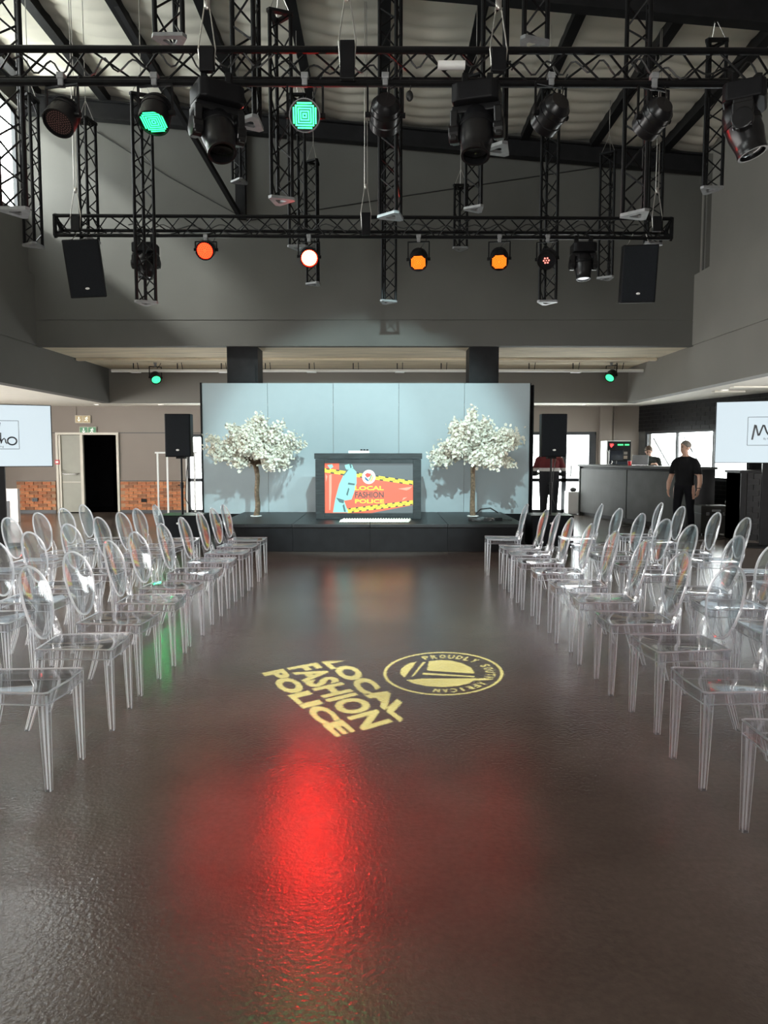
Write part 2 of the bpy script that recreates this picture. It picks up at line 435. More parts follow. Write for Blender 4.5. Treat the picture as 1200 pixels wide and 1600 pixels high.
# brick dado
bm_ = MB().box(-.106, .106, -.02, .012, 0, .068).mesh('brick', M_bricks[0])
brick_meshes = []
for mm in M_bricks:
    c = bm_.copy(); c.materials.clear(); c.materials.append(mm); brick_meshes.append(c)
rb = random.Random(4)
for (xa, xb) in [(-9.62, -8.60), (-6.90, -5.20)]:
    MB().box(xa, xb, YB-.03, YB, 0.0, .84).build('brick_backing', M_mortar, wall_back)
    MB().box(xa, xb, YB-.055, YB-.028, 0.0, .075).build('skirting', M_frame, wall_back)
    MB().box(xa, xb, YB-.055, YB-.028, .83, .85).build('capping', M_frame, wall_back)
    for r in range(9):
        z = .085 + r*.0825; x = xa + .115 + (.115 if r % 2 else 0)
        while x < xb - .10:
            o = bpy.data.objects.new('brick', rb.choice(brick_meshes)); COL.objects.link(o); o.parent = wall_back
            o.location = (x, YB-.036 - rb.uniform(0, .006), z); x += .228
# left return wall
# door frame, closed leaf and the open half's lobby, coloured black for its shade
d1 = struct(MB().box(-8.56, -8.50, YB-.05, YB+.1, 0, 2.1).box(-6.98, -6.92, YB-.05, YB+.1, 0, 2.1).box(-8.5, -6.98, YB-.05, YB+.1, 2.04, 2.1).build('door_1', M_doorframe))
leaf = MB().box(-8.48, -7.93, YB+.0, YB+.045, 0.02, 2.03).build('door_leaf', M_door, d1, bevel=.004)
MB().box(-7.93, -7.86, YB-.03, YB+.06, 0.02, 2.04).build('meeting_stile', M_doorframe, d1)
MB().box(-8.49, -8.44, YB-.035, YB+.0, 0.02, 2.03).build('jamb_strip', M_doorframe, d1)
pb = MB(); pb.tube([(-8.40, YB-.02, 1.13), (-8.38, YB-.10, 1.04), (-8.30, YB-.11, 1.02), (-8.05, YB-.11, 1.02), (-7.98, YB-.03, 1.04)], .018, 8)
pb.build('push_bar', M_chrome, leaf, smooth=True)
MB().box(-8.45, -7.95, YB-.006, YB+.002, .80, .82).build('kick_rail', M_doorframe, leaf)
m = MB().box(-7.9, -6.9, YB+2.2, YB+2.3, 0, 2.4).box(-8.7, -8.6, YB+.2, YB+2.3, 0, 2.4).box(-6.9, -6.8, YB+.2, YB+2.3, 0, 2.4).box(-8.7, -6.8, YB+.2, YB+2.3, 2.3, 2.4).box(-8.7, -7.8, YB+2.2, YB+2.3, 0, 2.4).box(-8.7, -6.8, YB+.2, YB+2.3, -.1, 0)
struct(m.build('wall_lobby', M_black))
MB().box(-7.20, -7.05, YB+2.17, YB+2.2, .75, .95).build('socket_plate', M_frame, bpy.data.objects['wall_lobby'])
# glazing
def glazed(name, x0, x1, z1, mull, trans):
    m = MB(); y0, y1 = YB+.02, YB+.09
    m.box(x0, x0+.07, y0, y1, 0, z1).box(x1-.07, x1, y0, y1, 0, z1).box(x0, x1, y0, y1, z1-.08, z1).box(x0, x1, y0, y1, 0, .08)
    for a, w_ in mull: m.box(a-w_/2, a+w_/2, y0, y1, 0, z1)
    for z in trans: m.box(x0, x1, y0, y1, z-.045, z+.045)
    o = struct(m.build(name, M_frame))
    xs = [x0] + [a for a, _ in mull] + [x1]; zs = [0] + list(trans) + [z1]
    for i in range(len(xs)-1):
        for j in range(len(zs)-1):
            MB().box(xs[i]+.035, xs[i+1]-.035, YB+.05, YB+.058, zs[j]+.04, zs[j+1]-.04).build('pane', M_glass, o)
    return o
glazed('window_2', -5.15, -3.7, 2.06, [(-4.45, .06)], [.86])
glazed('window_3', 3.5, 5.54, 2.12, [(4.72, .12)], [.86])
MB().box(5.36, 5.50, YB-.0, YB+.1, 0, 2.12).build('door_stile', M_frame, bpy.data.objects['window_3'])
MB().box(4.86, 4.90, YB-.06, YB+.0, .95, 1.25).build('door_handle', M_chrome, bpy.data.objects['window_3'])
portal((-4.42, YB+.12, 1.0), (-4.42, 0, 1.0), 1.4, 2.0)
portal((4.5, YB+.12, 1.0), (4.5, 0, 1.0), 2.0, 2.0)

# ---- slanted right wall with black metro tiles and a band of windows
MW = Matrix(((WD[0], -WD[1], 0, CX0), (WD[1], WD[0], 0, CY0), (0, 0, 1, 0), (0, 0, 0, 1)))
WZ0, WZ1 = .96, 2.10
m = MB()
LW = 27.5
m.box(-.2, 6.0, 0, .2, 0, WZ0, MW).box(-.2, 6.0, 0, .2, WZ1, ZC, MW)
m.box(6.0, LW, 0, .2, 0, .12, MW).box(6.0, LW, 0, .2, 2.64, ZC, MW)
for a, b in [(-.2, .25), (4.9, 6.0)]: m.box(a, b, 0, .2, WZ0, WZ1, MW)
m.box(11.0, LW, 0, .2, .12, 2.64, MW)
wall_rw = struct(m.build('wall_right_tiled', M_grout))
tile_me = MB().box(0, .292, -.014, 0, 0, .092).mesh('tile', M_tile)
tile_half = MB().box(0, .142, -.014, 0, 0, .092).mesh('tile', M_tile)
qz = math.atan2(WD[1], WD[0])
def tile_at(l, z, me):
    o = bpy.data.objects.new('tile', me); COL.objects.link(o); o.parent = wall_rw
    p = MW @ Vector((l, 0, z)); o.location = p; o.rotation_euler = (0, 0, qz)
for r in range(7):
    z = WZ1 + .015 + r*.0965; off = 0 if r % 2 == 0 else .15
    if off: tile_at(0.0, z, tile_half)
    l = off
    while l < 5.7: tile_at(l, z, tile_me); l += .30
for r in range(9):
    z = .06 + r*.0985; l = 2.7 + (0 if r % 2 == 0 else .15)
    while l < 5.4: tile_at(l, z, tile_me); l += .30
m = MB()
for z in (WZ0, WZ1-.05): m.box(.25, 4.9, .04, .10, z, z+.05, MW)
for l in (.25, 1.45, 2.75, 4.85): m.box(l, l+.05, .04, .10, WZ0, WZ1, MW)
m.box(.25, 4.9, -.03, .12, WZ0-.03, WZ0, MW)
win4 = struct(m.build('window_4', M_frame))
for a, b in ((.3, 1.45), (1.5, 2.75), (2.8, 4.85)): MB().box(a, b, .066, .072, WZ0+.05, WZ1-.05, MW).build('pane', M_glass, win4)
MB().cyl(MW @ Vector((.45, .12, 1.95)), MW @ Vector((.85, .35, 1.2)), .02, n=4).build('stay', M_frame, win4)
MB().cyl(MW @ Vector((1.65, .12, 1.95)), MW @ Vector((2.0, .35, 1.25)), .02, n=4).build('stay', M_frame, win4)
for k, (a, b) in enumerate(((6.0, 11.0),)):
    m = MB()
    for z in (.12, 2.59): m.box(a, b, .04, .10, z, z+.05, MW)
    for l in (a, (a+b)/2, b-.05): m.box(l, l+.05, .04, .10, .12, 2.64, MW)
    struct(m.build('window_%d' % (5+k), M_frame))
pl = MW @ Vector((2.55, .22, 1.53)); portal(pl, pl - Vector((.966, .259, 0)), 4.6, 1.1)
for a in (8.5,):
    pl = MW @ Vector((a, .22, 1.38)); portal(pl, pl - Vector((.966, .259, 0)), 5.0, 2.5)

# ---- left wing outer wall (windows) and rear wall (glazed front), both behind or beside the viewer
m = MB()
m.box(-11.3, -11.1, YREAR-.2, YB+.2, 0, .12).box(-11.3, -11.1, YREAR-.2, YB+.2, 2.64, ZC)
m.box(-11.3, -11.1, YREAR-.2, 2, .12, 2.64).box(-11.3, -11.1, 17, YB+.2, .12, 2.64)
for y in range(-2, 17, 2): m.box(-11.25, -11.15, y-.04, y+.04, .12, 2.64)
struct(m.build('wall_left_wing', M_wall_low))
m = MB()
m.box(-13.2, -2.8, YREAR-.2, YREAR, 0, 9).box(2.2, 14.4, YREAR-.2, YREAR, 0, 9).box(-2.8, 2.2, YREAR-.2, YREAR, 2.8, 9).box(-2.8, 2.2, YREAR-.2, YREAR, 0, .1)
for x in (-1.1, .5): m.box(x-.05, x+.05, YREAR-.15, YREAR-.05, .1, 2.8)
struct(m.build('wall_rear', M_wall))

# ---- roof: rippled insulation blanket between purlins, rafters across
PX = [5.18 - 1.29*k for k in range(10)]
xs = []
for i in range(0, 61): xs.append(XL - .3 + (XR - XL + .6) * i / 60)
ys = [YREAR - .3 + i*.05 for i in range(int((YU + .5 - YREAR)/.05)+1)]
vs_ = []; fs = []
for y in ys:
    for x in xs:
        d = min(abs(x - p) for p in PX)
        sag = .055*min(1, d/.45)
        ph = y/.36 + .12*math.sin(x*2.1) + .1*math.sin(x*.7+y)
        vs_.append((x, y, roof_z(x) + .02 - sag - .05*abs(math.sin(PI*ph))*min(1, .3+d)))
nx = len(xs)
for j in range(len(ys)-1):
    for i in range(nx-1): fs.append((j*nx+i, j*nx+i+1, (j+1)*nx+i+1, (j+1)*nx+i))
mm = MB(); mm.add(vs_, fs)
roof = struct(mm.build('ceiling', M_insul, smooth=True))
for p in PX:
    z = roof_z(p)
    MB().box(p-.035, p+.035, YREAR, YU, z-.20, z+.05).box(p-.075, p+.075, YREAR, YU, z-.215, z-.20).build('purlin', M_steel, roof)
for y in (YU-.16, 9.6, 4.4, -.8):
    m = MB()
    def rb_(y0, y1, d0, d1):
        m.add([(XL-.1, y0, roof_z(XL)-d0), (XR+.2, y0, roof_z(XR)-d0), (XR+.2, y1, roof_z(XR)-d0), (XL-.1, y1, roof_z(XL)-d0),
               (XL-.1, y0, roof_z(XL)-d1), (XR+.2, y0, roof_z(XR)-d1), (XR+.2, y1, roof_z(XR)-d1), (XL-.1, y1, roof_z(XL)-d1)],
              [(0,1,2,3),(7,6,5,4),(4,5,1,0),(5,6,2,1),(6,7,3,2),(7,4,0,3)])
    rb_(y-.015, y+.015, .20, .52); rb_(y-.09, y+.09, .50, .53); rb_(y-.09, y+.09, .19, .22)
    m.build('rafter', M_steel, roof)

# ================================================================== TRANSPARENT CHAIRS
ORD = ['first', 'second', 'third', 'fourth', 'fifth', 'sixth', 'seventh', 'eighth', 'ninth', 'tenth', 'eleventh']
def chair_proto():
    root = thing('ghost_chair', 'x', 'chair')
    # seat: saddle panel
    n = 8; top = []; bot = []
    for j in range(n+1):
        for i in range(n+1):
            u, v_ = i/n, j/n
            x = -.195 + .415*u; hw = .165 + .035*u
            bow = .012*math.sin(PI*v_)*(1 if u > .95 else 0)
            y = -hw + 2*hw*v_
            dip = -.010*math.sin(PI*u)*math.sin(PI*v_)
            top.append((x + bow, y, .460 + dip)); bot.append((x + bow, y, .450 + dip))
    fs = []; N2 = (n+1)**2
    for j in range(n):
        for i in range(n):
            a = j*(n+1)+i
            fs.append((a, a+1, a+n+2, a+n+1)); fs.append((N2+a, N2+a+n+1, N2+a+n+2, N2+a+1))
    MB().add(top+bot, fs).build('seat', M_acr, root, smooth=True)
    # apron: a hollow band round the seat, with edges whitened for the light they pipe
    cor = [(-.198, -.168), (.205, -.200), (.222, -.190), (.234, 0), (.222, .190), (.205, .200), (-.198, .168)]
    vs_ = []; k = len(cor)
    for z, s in ((.462, 1.0), (.405, .992), (.462, .955), (.405, .955)):
        for x, y in cor: vs_.append((x*s, y*s, z))
    fs = []
    for i in range(k):
        j = (i+1) % k
        fs += [(i, j, j+k, i+k), (2*k+j, 2*k+i, 3*k+i, 3*k+j)]
    ap = MB().add(vs_, fs).build('apron', M_acr_leg, root)
    MB().tube([(x, y, .461) for x, y in cor], .0048, 5, closed=True).build('top_edge', M_acr_rim, ap)
    MB().tube([(x*.992, y*.992, .405) for x, y in cor], .0038, 5, closed=True).build('bottom_edge', M_acr_rim, ap)
    # legs: square tubes with chamfered edges, whitened for the light they catch
    def leg_mesh(path, sizes):
        m = MB(); vs_ = []; n = 8
        for (x, y, z), h in zip(path, sizes):
            c = h*.68
            for a_, b_ in ((h, -c), (h, c), (c, h), (-c, h), (-h, c), (-h, -c), (-c, -h), (c, -h)): vs_.append((x+a_, y+b_, z))
        for i in range(len(path)-1):
            for q in range(n):
                m.mi.append(0 if q % 2 == 0 else 1); m.f.append((i*n+q, i*n+(q+1) % n, (i+1)*n+(q+1) % n, (i+1)*n+q))
        m.v = [Vector(p_) for p_ in vs_]
        m.f.append(tuple(range((len(path)-1)*n, len(path)*n))); m.mi.append(1)
        return m.mesh('leg', [M_acr_leg, M_acr_rim])
    fme = leg_mesh([(0, 0, .45), (.004, 0, .20), (.008, 0, 0)], [.0245, .0195, .0145])
    for s in (-1, 1):
        o = bpy.data.objects.new('leg', fme); COL.objects.link(o); o.parent = root; o.location = (.198, .176*s, 0)
    rme = leg_mesh([(0, 0, .45), (-.012, 0, .30), (-.040, 0, .15), (-.085, 0, 0)], [.022, .020, .017, .0135])
    for s in (-1, 1):
        o = bpy.data.objects.new('leg', rme); COL.objects.link(o); o.parent = root; o.location = (-.178, .150*s, 0)
    # oval back: panel, raised rim, two stiles
    def bp(t, rr):
        c, s_ = math.cos(t), math.sin(t)
        w_ = .185*(1 + .10*s_)
        y = w_*c*rr; z = .690 + .205*s_*rr
        x = -.205 - (z-.47)*.235 + .10*y*y/.185
        return Vector((x, y, z))
    m = MB(); seg = 28
    for dx, flip in ((.005, 0), (-.005, 1)):
        vs_ = [bp(0, 0) + Vector((dx, 0, 0))]
        for rr in (.5, 1.0):
            for q in range(seg): vs_.append(bp(2*PI*q/seg, rr) + Vector((dx, 0, 0)))
        fs = []
        for q in range(seg):
            r_ = (q+1) % seg
            fs.append((0, 1+q, 1+r_)); fs.append((1+q, 1+seg+q, 1+seg+r_, 1+r_))
        if flip: fs = [tuple(reversed(f)) for f in fs]
        m.add(vs_, fs)
    back = m.build('backrest', M_acr, root, smooth=True)
    MB().tube([bp(2*PI*q/seg, 1.0) for q in range(seg)], .0088, 6, closed=True).build('rim', M_acr_rim, back, smooth=True)
    for s in (-1, 1):
        t0 = -PI/2 + s*1.02
        e = bp(t0, 1.0)
        MB().tube([(-.185, .152*s, .43), (-.200, .158*s, .50), (e.x*.5-.105, .165*s, .545), e], [.024, .022, .018, .013], 6).build('stile', M_acr_leg, root, smooth=True)
    return root
proto = chair_proto()
first_chair = True
def place_chair(cx, cy, rz, label, group):
    global first_chair
    o = proto if first_chair else copy_tree(proto)
    first_chair = False
    o.location = (cx, cy, 0); o.rotation_euler = (0, 0, rz); o['label'] = label; o['group'] = group
    return o
rc = random.Random(7)
LY = [9.10, 8.45, 7.86, 7.23, 6.54, 5.80, 5.23, 4.59, 3.98, 3.254]
def word_row(side, row): return {0: '%s aisle row' % side, 1: '%s middle row' % side, 2: '%s outer row' % side}[row]
for row, xf, idx in ((0, -1.53, range(10)), (1, -2.40, range(8)), (2, -3.30, range(5))):
    for i in idx:
        place_chair(xf - .205 + rc.uniform(-.02, .02), LY[i] + .175 + (rc.uniform(-.04, .04) if row else 0), R(rc.uniform(-4, 4)),
            'clear acrylic oval-backed chair, %s from the stage in the %s' % (ORD[i], word_row('left', row)), 'clear chairs left of the aisle')
RY0 = [9.24, 8.29, 7.76, 7.17, 6.54, 5.88, 5.26, 4.58, 3.95, 3.26, 2.54]
RX0 = [1.33, 1.375, 1.384, 1.375, 1.40, 1.414, 1.44, 1.45, 1.49, 1.46, 1.47]
for i in range(11):
    place_chair(RX0[i] + .205, RY0[i] + .175, R(180 + rc.uniform(-4, 4) + (-4 if i < 8 else 0)), 'clear acrylic oval-backed chair, %s from the stage in the %s' % (ORD[i], word_row('right', 0)), 'clear chairs right of the aisle')
for row, xf, ysr in ((1, 2.28, [9.4, 8.65, 7.9, 7.2, 6.6, 5.75, 5.2, 4.5]), (2, 3.15, [9.7, 9.0, 8.05, 7.4, 6.65, 6.0])):
    for i, y in enumerate(ysr):
        place_chair(xf + .205, y, R(180 + rc.uniform(-5, 5) - 3), 'clear acrylic oval-backed chair, %s from the stage in the %s' % (ORD[i], word_row('right', row)), 'clear chairs right of the aisle')

# ================================================================== STAGE
SZ = .44; SY0, SY1 = 11.5, 13.94; SX0, SX1 = -2.66, 2.22
st = thing('stage', 'low black stage platform in front of the pale backdrop', 'stage', ((SX0+SX1)/2, SY0, 0))
ox = (SX0+SX1)/2
dw = (SX1-SX0)/4
for k in range(4):
    MB().box(SX0-ox+k*dw+.003, SX0-ox+(k+1)*dw-.003, -.01, SY1-SY0, SZ-.05, SZ).build('deck', M_stage, st, bevel=.004)
    MB().box(SX0-ox+k*dw+.002, SX0-ox+(k+1)*dw-.002, .02, .035, 0.005, SZ-.052).build('front_skirt', M_black, st)
for x in (SX0-ox+.02, SX1-ox-.035): MB().box(x, x+.015, .04, SY1-SY0-.01, 0.005, SZ-.052).build('side_skirt', M_black, st)

# backdrop of five boards
BX0, BX1, BY = -3.44, 2.76, 14.02; BZ = 2.87
bd = thing('backdrop_wall', 'tall pale blue-white backdrop of five boards behind the stage', 'backdrop', ((BX0+BX1)/2, BY, 0))
bo = (BX0+BX1)/2; pw = (BX1-BX0)/5
for k in range(5):
    MB().box(BX0-bo+k*pw+.003, BX0-bo+(k+1)*pw-.003, 0, .03, .40, BZ).build('board', M_backdrop, bd, bevel=.003)
MB().box(BX0-bo-.03, BX0-bo, -.01, .10, 0, BZ+.01).box(BX1-bo, BX1-bo+.015, -.005, .10, 0, BZ).box(BX0-bo, BX1-bo, .03, .10, 0, .40).box(BX0-bo, BX1-bo, .035, .09, BZ-.1, BZ-.02).build('support_frame', M_black, bd)
dr = thing('black_drape', 'black pleated drape closing the right end of the backdrop', 'curtain', (BX1+.03, BY, 0))
m = MB(); pts = []
for i in range(41):
    t = i/40; pts.append((.02 + .20*t + .03*math.sin(t*40), .02 + 1.0*t))
vs_ = [(x, y, z) for z in (.0, BZ-.03) for x, y in pts]; fs = [(i, i+1, 41+i+1, 41+i) for i in range(40)]
m.add(vs_, fs); o = m.build('cloth', M_trouser, dr, smooth=True)
sm = o.modifiers.new('thick', 'SOLIDIFY'); sm.thickness = .006

# ================================================================== TEXT HELPERS
def text_polys(s, bold=0.0, spacing=1.0):
    cu = bpy.data.curves.new('tmp', 'FONT'); cu.body = s; cu.offset = bold; cu.resolution_u = 3; cu.space_character = spacing
    ob = bpy.data.objects.new('tmp', cu); COL.objects.link(ob)
    dg = bpy.context.evaluated_depsgraph_get(); dg.update()
    me = bpy.data.meshes.new_from_object(ob.evaluated_get(dg))
    vs_ = [(v.co.x, v.co.y) for v in me.vertices]; fs = [tuple(p.vertices) for p in me.polygons]
    bpy.data.objects.remove(ob); bpy.data.curves.remove(cu); bpy.data.meshes.remove(me)
    x0 = min(v[0] for v in vs_); x1 = max(v[0] for v in vs_); y0 = min(v[1] for v in vs_); y1 = max(v[1] for v in vs_)
    vs_ = [((x-x0)/(x1-x0), (y-y0)/(y1-y0)) for x, y in vs_]
    # weld doubles so that boundary edges can be found
    key = {}; remap = []; out = []
    for v in vs_:
        k = (round(v[0], 5), round(v[1], 5))
        if k not in key: key[k] = len(out); out.append(v)
        remap.append(key[k])
    fs = [tuple(remap[i] for i in f) for f in fs]
    return out, [f for f in fs if len(set(f)) == len(f)]
def boundary(fs):
    cnt = {}
    for f in fs:
        for i in range(len(f)):
            e = tuple(sorted((f[i], f[(i+1) % len(f)]))); cnt[e] = cnt.get(e, 0) + 1
    return [e for e, c in cnt.items() if c == 1]

# ================================================================== SCREEN CABINET ON STAGE
CY = 12.40
cab = thing('screen_cabinet', 'dark timber cabinet framing a lit video screen on stage', 'cabinet', (-.265, CY, SZ))
cl, cr = -.89, .89; ct = 1.11
il, ir = at(507, 760, CY).x + .265, at(645.5, 760, CY).x + .265
ib, it = at(570, 802, CY).z - SZ, at(570, 724, CY).z - SZ
MB().box(cl+.01, cr-.01, .10, .55, 0, ct-.10).build('body', M_cabinet, cab, bevel=.005)
MB().box(cl, il, 0, .10, 0, ct-.10).build('stile', M_cabinet, cab, bevel=.004)
MB().box(ir, cr, 0, .10, 0, ct-.10).build('stile', M_cabinet, cab, bevel=.004)
MB().box(il, ir, .0, .10, it, ct-.10).build('top_rail', M_cabinet, cab, bevel=.004)
MB().box(il, ir, .0, .10, 0, ib).build('bottom_rail', M_cabinet, cab, bevel=.004)
MB().box(cl-.015, cr+.015, -.025, .56, ct-.095, ct).build('cornice', M_cabinet, cab, bevel=.006)
scr = MB().box(il, ir, .07, .10, ib, it).build('screen', M_black, cab)
E = .62
M_s = {'orange': emitm('screen_orange', '#e0664a', E), 'slate': emitm('screen_slate', '#566468', E), 'yellow': emitm('screen_yellow', '#f4ea45', E),
       'white': emitm('screen_white', '#f6fbfb', E), 'teal': emitm('screen_teal', '#8fd8d0', E), 'tealdark': emitm('screen_dark_teal', '#3f6a70', E),
       'black': emitm('screen_black', '#2b2f2c', .8), 'red': emitm('screen_red', '#d9473f', E), 'blue': emitm('screen_blue', '#2c6f9c', E),
       'green': emitm('screen_green', '#7fae6e', E), 'peach': emitm('screen_peach', '#f2a890', E), 'grey': emitm('screen_text_grey', '#4e4340', E)}
def S(zx, zy): return (il + (ir-il)*(zx-165)/825.0, it - (it-ib)*(zy-225)/440.0)
layer = [0]
def spoly(name, colr, polys, lay):
    if len(polys) > 1 and name != 'tape_block':
        for q_ in polys: spoly(name, colr, [q_], lay)
        return
    m = MB(); y = .069 - .0006*lay
    for poly in polys:
        p = [S(*q) for q in poly]
        m.add([(a, y, b) for a, b in p], [tuple(range(len(p)))])
    o = m.build(name, M_s[colr], scr)
    if len(polys) > 1: o['kind'] = 'stuff'
    return o
def stext(name, colr, s, x0, x1, y0, y1, lay, bold=.02, shear=0):
    vv, ff = text_polys(s, bold); y = .069 - .0006*lay
    vs_ = []
    for u, v_ in vv:
        a, b = S(x0 + (x1-x0)*u, y1 + (y0-y1)*v_ + shear*u); vs_.append((a, y, b))
    m = MB(); m.add(vs_, ff); return m.build(name, M_s[colr], scr)
spoly('picture_ground', 'orange', [[(165,225),(990,225),(990,665),(165,665)]], 0)
spoly('slate_corner', 'slate', [[(300,225),(990,225),(990,385),(300,300)], [(600,665),(990,595),(990,665)]], 1)
spoly('crease', 'peach', [[(205,330),(230,320),(228,480),(215,640),(205,640)], [(850,450),(985,430),(960,452),(930,465)], [(900,530),(935,525),(890,555)], [(172,315),(190,340),(176,390)]], 1)
def tape(a, b, h, lay):
    (x0, y0), (x1, y1) = a, b
    spoly('tape', 'yellow', [[(x0, y0-h/2), (x1, y1-h/2), (x1, y1+h/2), (x0, y0+h/2)]], lay)
    blk = []; n = 9
    for k in range(n):
        for off, sg in ((0, -1), (.5, 1)):
            t0 = (k + .15 + off*.9)/n; t1 = t0 + .35/n
            if t1 > 1: continue
            xa, ya = x0+(x1-x0)*t0, y0+(y1-y0)*t0; xb, yb = x0+(x1-x0)*t1, y0+(y1-y0)*t1
            if sg < 0: blk.append([(xa, ya-h/2-1), (xb, yb-h/2-1), (xb, yb-h/2+10), (xa, ya-h/2+10)])
            else: blk.append([(xa, ya+h/2-10), (xb, yb+h/2-10), (xb, yb+h/2+1), (xa, ya+h/2+1)])
    spoly('tape_block', 'black', blk, lay+1)
    sl = (y1-y0)/(x1-x0)
    for t in (.06, .40, .58, .76, .92):
        xa = x0+(x1-x0)*t; ya = y0+(y1-y0)*t
        if xa + 80 > x1: continue
        stext('tape_lettering', 'black', 'CAUTION', xa, xa+80, ya-7, ya+7, lay+1, .01, sl*80)
tape((165, 286), (990, 398), 38, 2)
tape((375, 646), (990, 572), 40, 2)
spoly('figure', 'teal', [[(240,660),(262,540),(300,410),(345,318),(385,285),(432,272),(462,300),(463,400),(440,480),(415,545),(345,556),(385,660)],
                         [(190,240),(235,232),(245,258),(215,275)], [(352,240),(395,230),(420,236),(432,268),(380,288),(360,270)]], 4)
spoly('figure_shade', 'tealdark', [[(270,528),(345,550),(340,580),(300,570)], [(385,395),(450,405),(440,420),(380,412)], [(365,500),(385,440),(395,450),(378,515)], [(330,600),(345,585),(362,655),(345,655)],
                                   [(335,330),(385,275),(388,282),(345,335)], [(395,232),(412,228),(418,262),(405,270)]], 5)
circ = [(577+63*math.cos(2*PI*k/36), 345+63*math.sin(2*PI*k/36)) for k in range(36)]
spoly('badge', 'white', [circ], 4)
spoly('badge_red', 'red', [[(540,325),(562,310),(600,318),(590,340),(560,352)]], 5)
spoly('badge_blue', 'blue', [[(535,345),(548,348),(575,372),(572,388),(545,370)]], 5)
spoly('badge_green', 'green', [[(600,322),(610,330),(590,372),(575,385),(578,368)]], 5)
spoly('badge_yellow', 'yellow', [[(612,335),(620,345),(605,380),(580,390),(597,372)]], 5)
stext('lettering', 'yellow', 'LOCAL', 447, 716, 425, 463, 5, .03)
stext('lettering', 'grey', 'FASHION', 447, 716, 477, 530, 5, .02)
stext('lettering', 'yellow', 'POLICE', 447, 720, 543, 579, 5, .03)
# small things on and in front of the cabinet
p = at(561, 706, CY+.2)
wb = thing('white_box', 'small white box lying on top of the screen cabinet', 'box', (p.x, CY+.2, SZ+ct))
MB().box(-.18, .18, -.06, .06, 0, .045).build('body', M_white, wb, bevel=.006)
for k in range(3): MB().sphere((.04+.05*k, 0, .055), (.022, .02, .014)).build('knob', M_black, wb, smooth=True)
rm = MB(); nx_, ny_ = 132, 40; vs_ = []
for j in range(ny_+1):
    for i in range(nx_+1):
        u, v_ = i/nx_, j/ny_
        vs_.append((-.56+1.12*u + .05*(v_-.5), -.20+.40*v_, .012 + .035*abs(math.sin(PI*u*26))*abs(math.sin(PI*v_*7))))
fs = [(j*(nx_+1)+i, j*(nx_+1)+i+1, (j+1)*(nx_+1)+i+1, (j+1)*(nx_+1)+i) for j in range(ny_) for i in range(nx_)]
rm.add(vs_, fs)
p = at(587, 812, 11.9)
o = rm.build('bobbled_mat', M_petal, None, (p.x, 11.92, SZ), smooth=True); so = o.modifiers.new('thick', 'SOLIDIFY'); so.thickness = .01; so.offset = -1
tag(o, 'white bobbled mat lying on the stage before the screen', 'mat')

cc = MB(); pts = []
for k in range(70):
    a = k*.55; r_ = .20 + .015*math.sin(k*1.7); pts.append((r_*math.cos(a), .16*math.sin(a), .012+.0006*k))
cc.tube(pts, .010, 5)
p = at(752, 812, 12.0); o = cc.build('cable_coil', M_cable, None, (p.x, 12.05, SZ), smooth=True); tag(o, 'coiled black cable on the right of the stage', 'cable')
p = at(779, 811, 12.1); pa = thing('power_adapter', 'black power adapter with cable at the right stage edge', 'adapter', (p.x, 12.1, SZ))
MB().box(-.06, .06, -.04, .04, 0, .05).build('body', M_black, pa, bevel=.008); MB().tube([(.06, 0, .02), (.15, .03, .012), (.22, -.02, .012)], .008, 5).tube([(-.06, 0, .02), (-.2, .05, .012), (-.35, .1, .012)], .008, 5).build('cable', M_cable, pa)
o = MB().tube([(1.62, 13.1, SZ+.01), (1.75, 13.3, SZ+.10), (1.95, 13.45, SZ+.11), (2.1, 13.5, SZ+.02)], .012, 6).build('cable_loop', M_cable, smooth=True); tag(o, 'black cable looping up behind the right blossom tree', 'cable')

